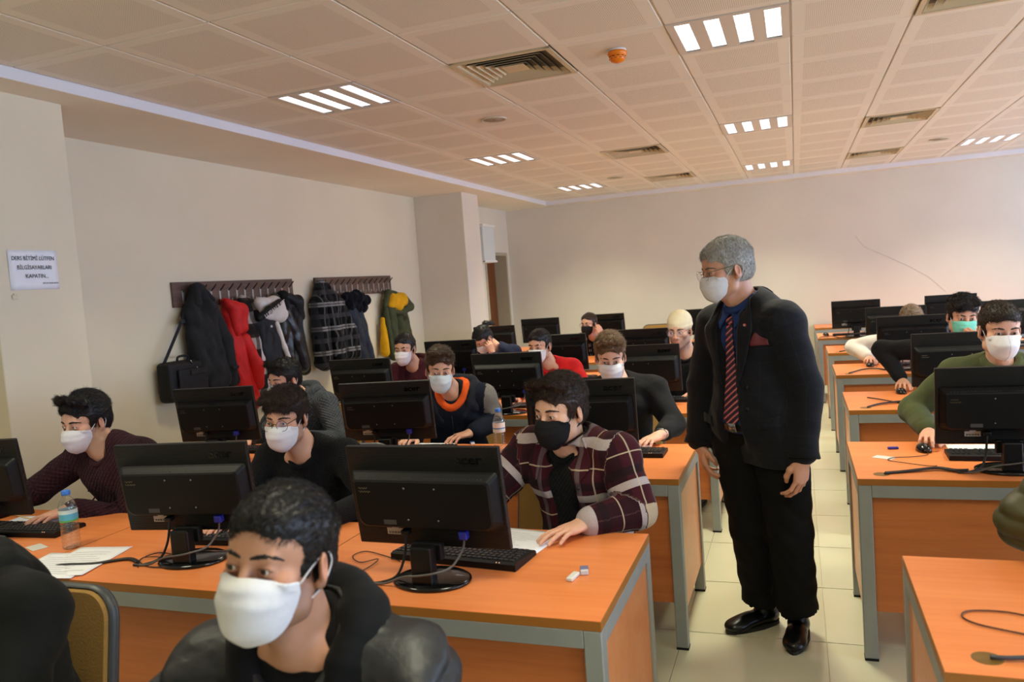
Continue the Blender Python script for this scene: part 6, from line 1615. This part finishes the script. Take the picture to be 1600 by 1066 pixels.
mx = M.n('ShaderNodeMixShader'); M.l(f, mx.inputs[0]); M.l(tr.outputs[0], mx.inputs[1]); M.l(gl.outputs[0], mx.inputs[2]); M.l(mx.outputs[0], M.t.nodes['Material Output'].inputs[0]); m_pet = M.m
def bottle(x, y, lab, cols, hgt=.222):
    r = empty('water_bottle', (x, y, DH+.0008), .4, lab, 'bottle'); s = hgt/.222
    prof = [(.0, .004), (.012, .003), (.026, 0), (.031, .004), (.0325, .012)]
    for k in range(6): z = .018+.014*k; prof += [(.0325, z), (.0305, z+.006), (.0325, z+.012)]
    prof += [(.0325, .105), (.0325, .150), (.0318, .160), (.026, .178), (.017, .192), (.0125, .198), (.0122, .206)]
    mb = MB(); mb.lathe([(a, z*s) for a, z in prof], 32); mb.build('bottle_body', m_pet, r)
    mb = MB(); mb.lathe([(.0, .204*s), (.0152, .204*s), (.0155, .208*s), (.0152, .220*s), (.014, .222*s), (0, .222*s)], 28); mb.build('cap', plain('blue_bottle_cap', (58, 120, 214), .4), r)
    for (z0, z1, c) in cols:
        mb = MB(); mb.loft([[(.0329*math.cos(q), .0329*math.sin(q), z*s) for q in [2*PI*k/32 for k in range(32)]] for z in (z0, z1)], False); mb.build('label', plain('bottle_label_%d_%d_%d' % c, c, .4), r)
    return r
bottle(-2.630, 2.155, 'clear water bottle with blue cap and green-blue label, near the curled papers', [(.105, .112, (96, 170, 90)), (.112, .135, (92, 178, 206)), (.135, .150, (206, 226, 230))])
bottle(-1.515, 3.83, 'clear water bottle with blue cap and white label, on the second row', [(.100, .118, (206, 214, 220)), (.118, .124, (52, 130, 196)), (.124, .150, (224, 226, 228))], .225)
def block(name, x, y, a, size, mat, lab, cat, sleeve=None):
    r = empty(name, (x, y, DH+.0006), math.radians(a), lab, cat); w, d, t = size
    mb = MB(); mb.box((-w/2, -d/2, 0), (w/2, d/2, t), min(t*.25, .003), 2); mb.build('body', mat, r)
    if sleeve: mb = MB(); mb.box((-w/2-.0006, -d/2+.012, -.0002), (w/2+.0006, d/2+.0006, t+.0006), .001, 1); mb.build('sleeve', sleeve, r)
    return r
block('eraser', -.655, 2.155, -8, (.021, .060, .010), m_white, 'long white eraser on the first-row aisle desk', 'eraser')
block('eraser', -.632, 2.200, 16, (.024, .042, .014), plain('grey_white_eraser', (206, 206, 212), .6), 'small eraser in a blue and white sleeve beside the long white eraser', 'eraser', plain('blue_grey_sleeve', (112, 112, 150), .5))
block('usb_stick', .378, 3.885, -82, (.018, .045, .010), plain('blue_usb_plastic', (34, 48, 160), .35), 'blue memory stick on the second window-side desk', 'memory stick')
block('id_card', .325, 3.715, 60, (.054, .086, .0009), plain('pale_card', (214, 212, 206), .4), 'pale identity card near the blue memory stick', 'card', None)
block('id_card', -2.79, 2.135, 70, (.054, .086, .0009), plain('pale_card', (214, 212, 206), .4), 'pale identity card beside the water bottle, first row', 'card', None)
block('eraser', -1.74, 3.98, 30, (.022, .045, .012), m_white, 'white eraser next to the hand of the man with the orange hood', 'eraser', plain('blue_sleeve', (60, 90, 160), .5))
block('phone', -3.40, 5.25, 70, (.072, .150, .009), m_black_gloss, 'black phone lying on the third-row desk under the plaid coat', 'phone')
pn = empty('pencil', (-3.28, 2.46, DH+.0045), math.radians(75), 'pale wooden pencil beside the man in the burgundy sweater', 'pencil')
mb = MB(); mb.tube([(0, -.085, 0), (0, .075, 0)], .0036, 6); mb.build('shaft', plain('pale_wood', (214, 186, 130), .5), pn)
mb = MB(); mb.tube([(0, .075, 0), (0, .092, 0)], [.0036, .0006], 6); mb.build('tip', m_black, pn)
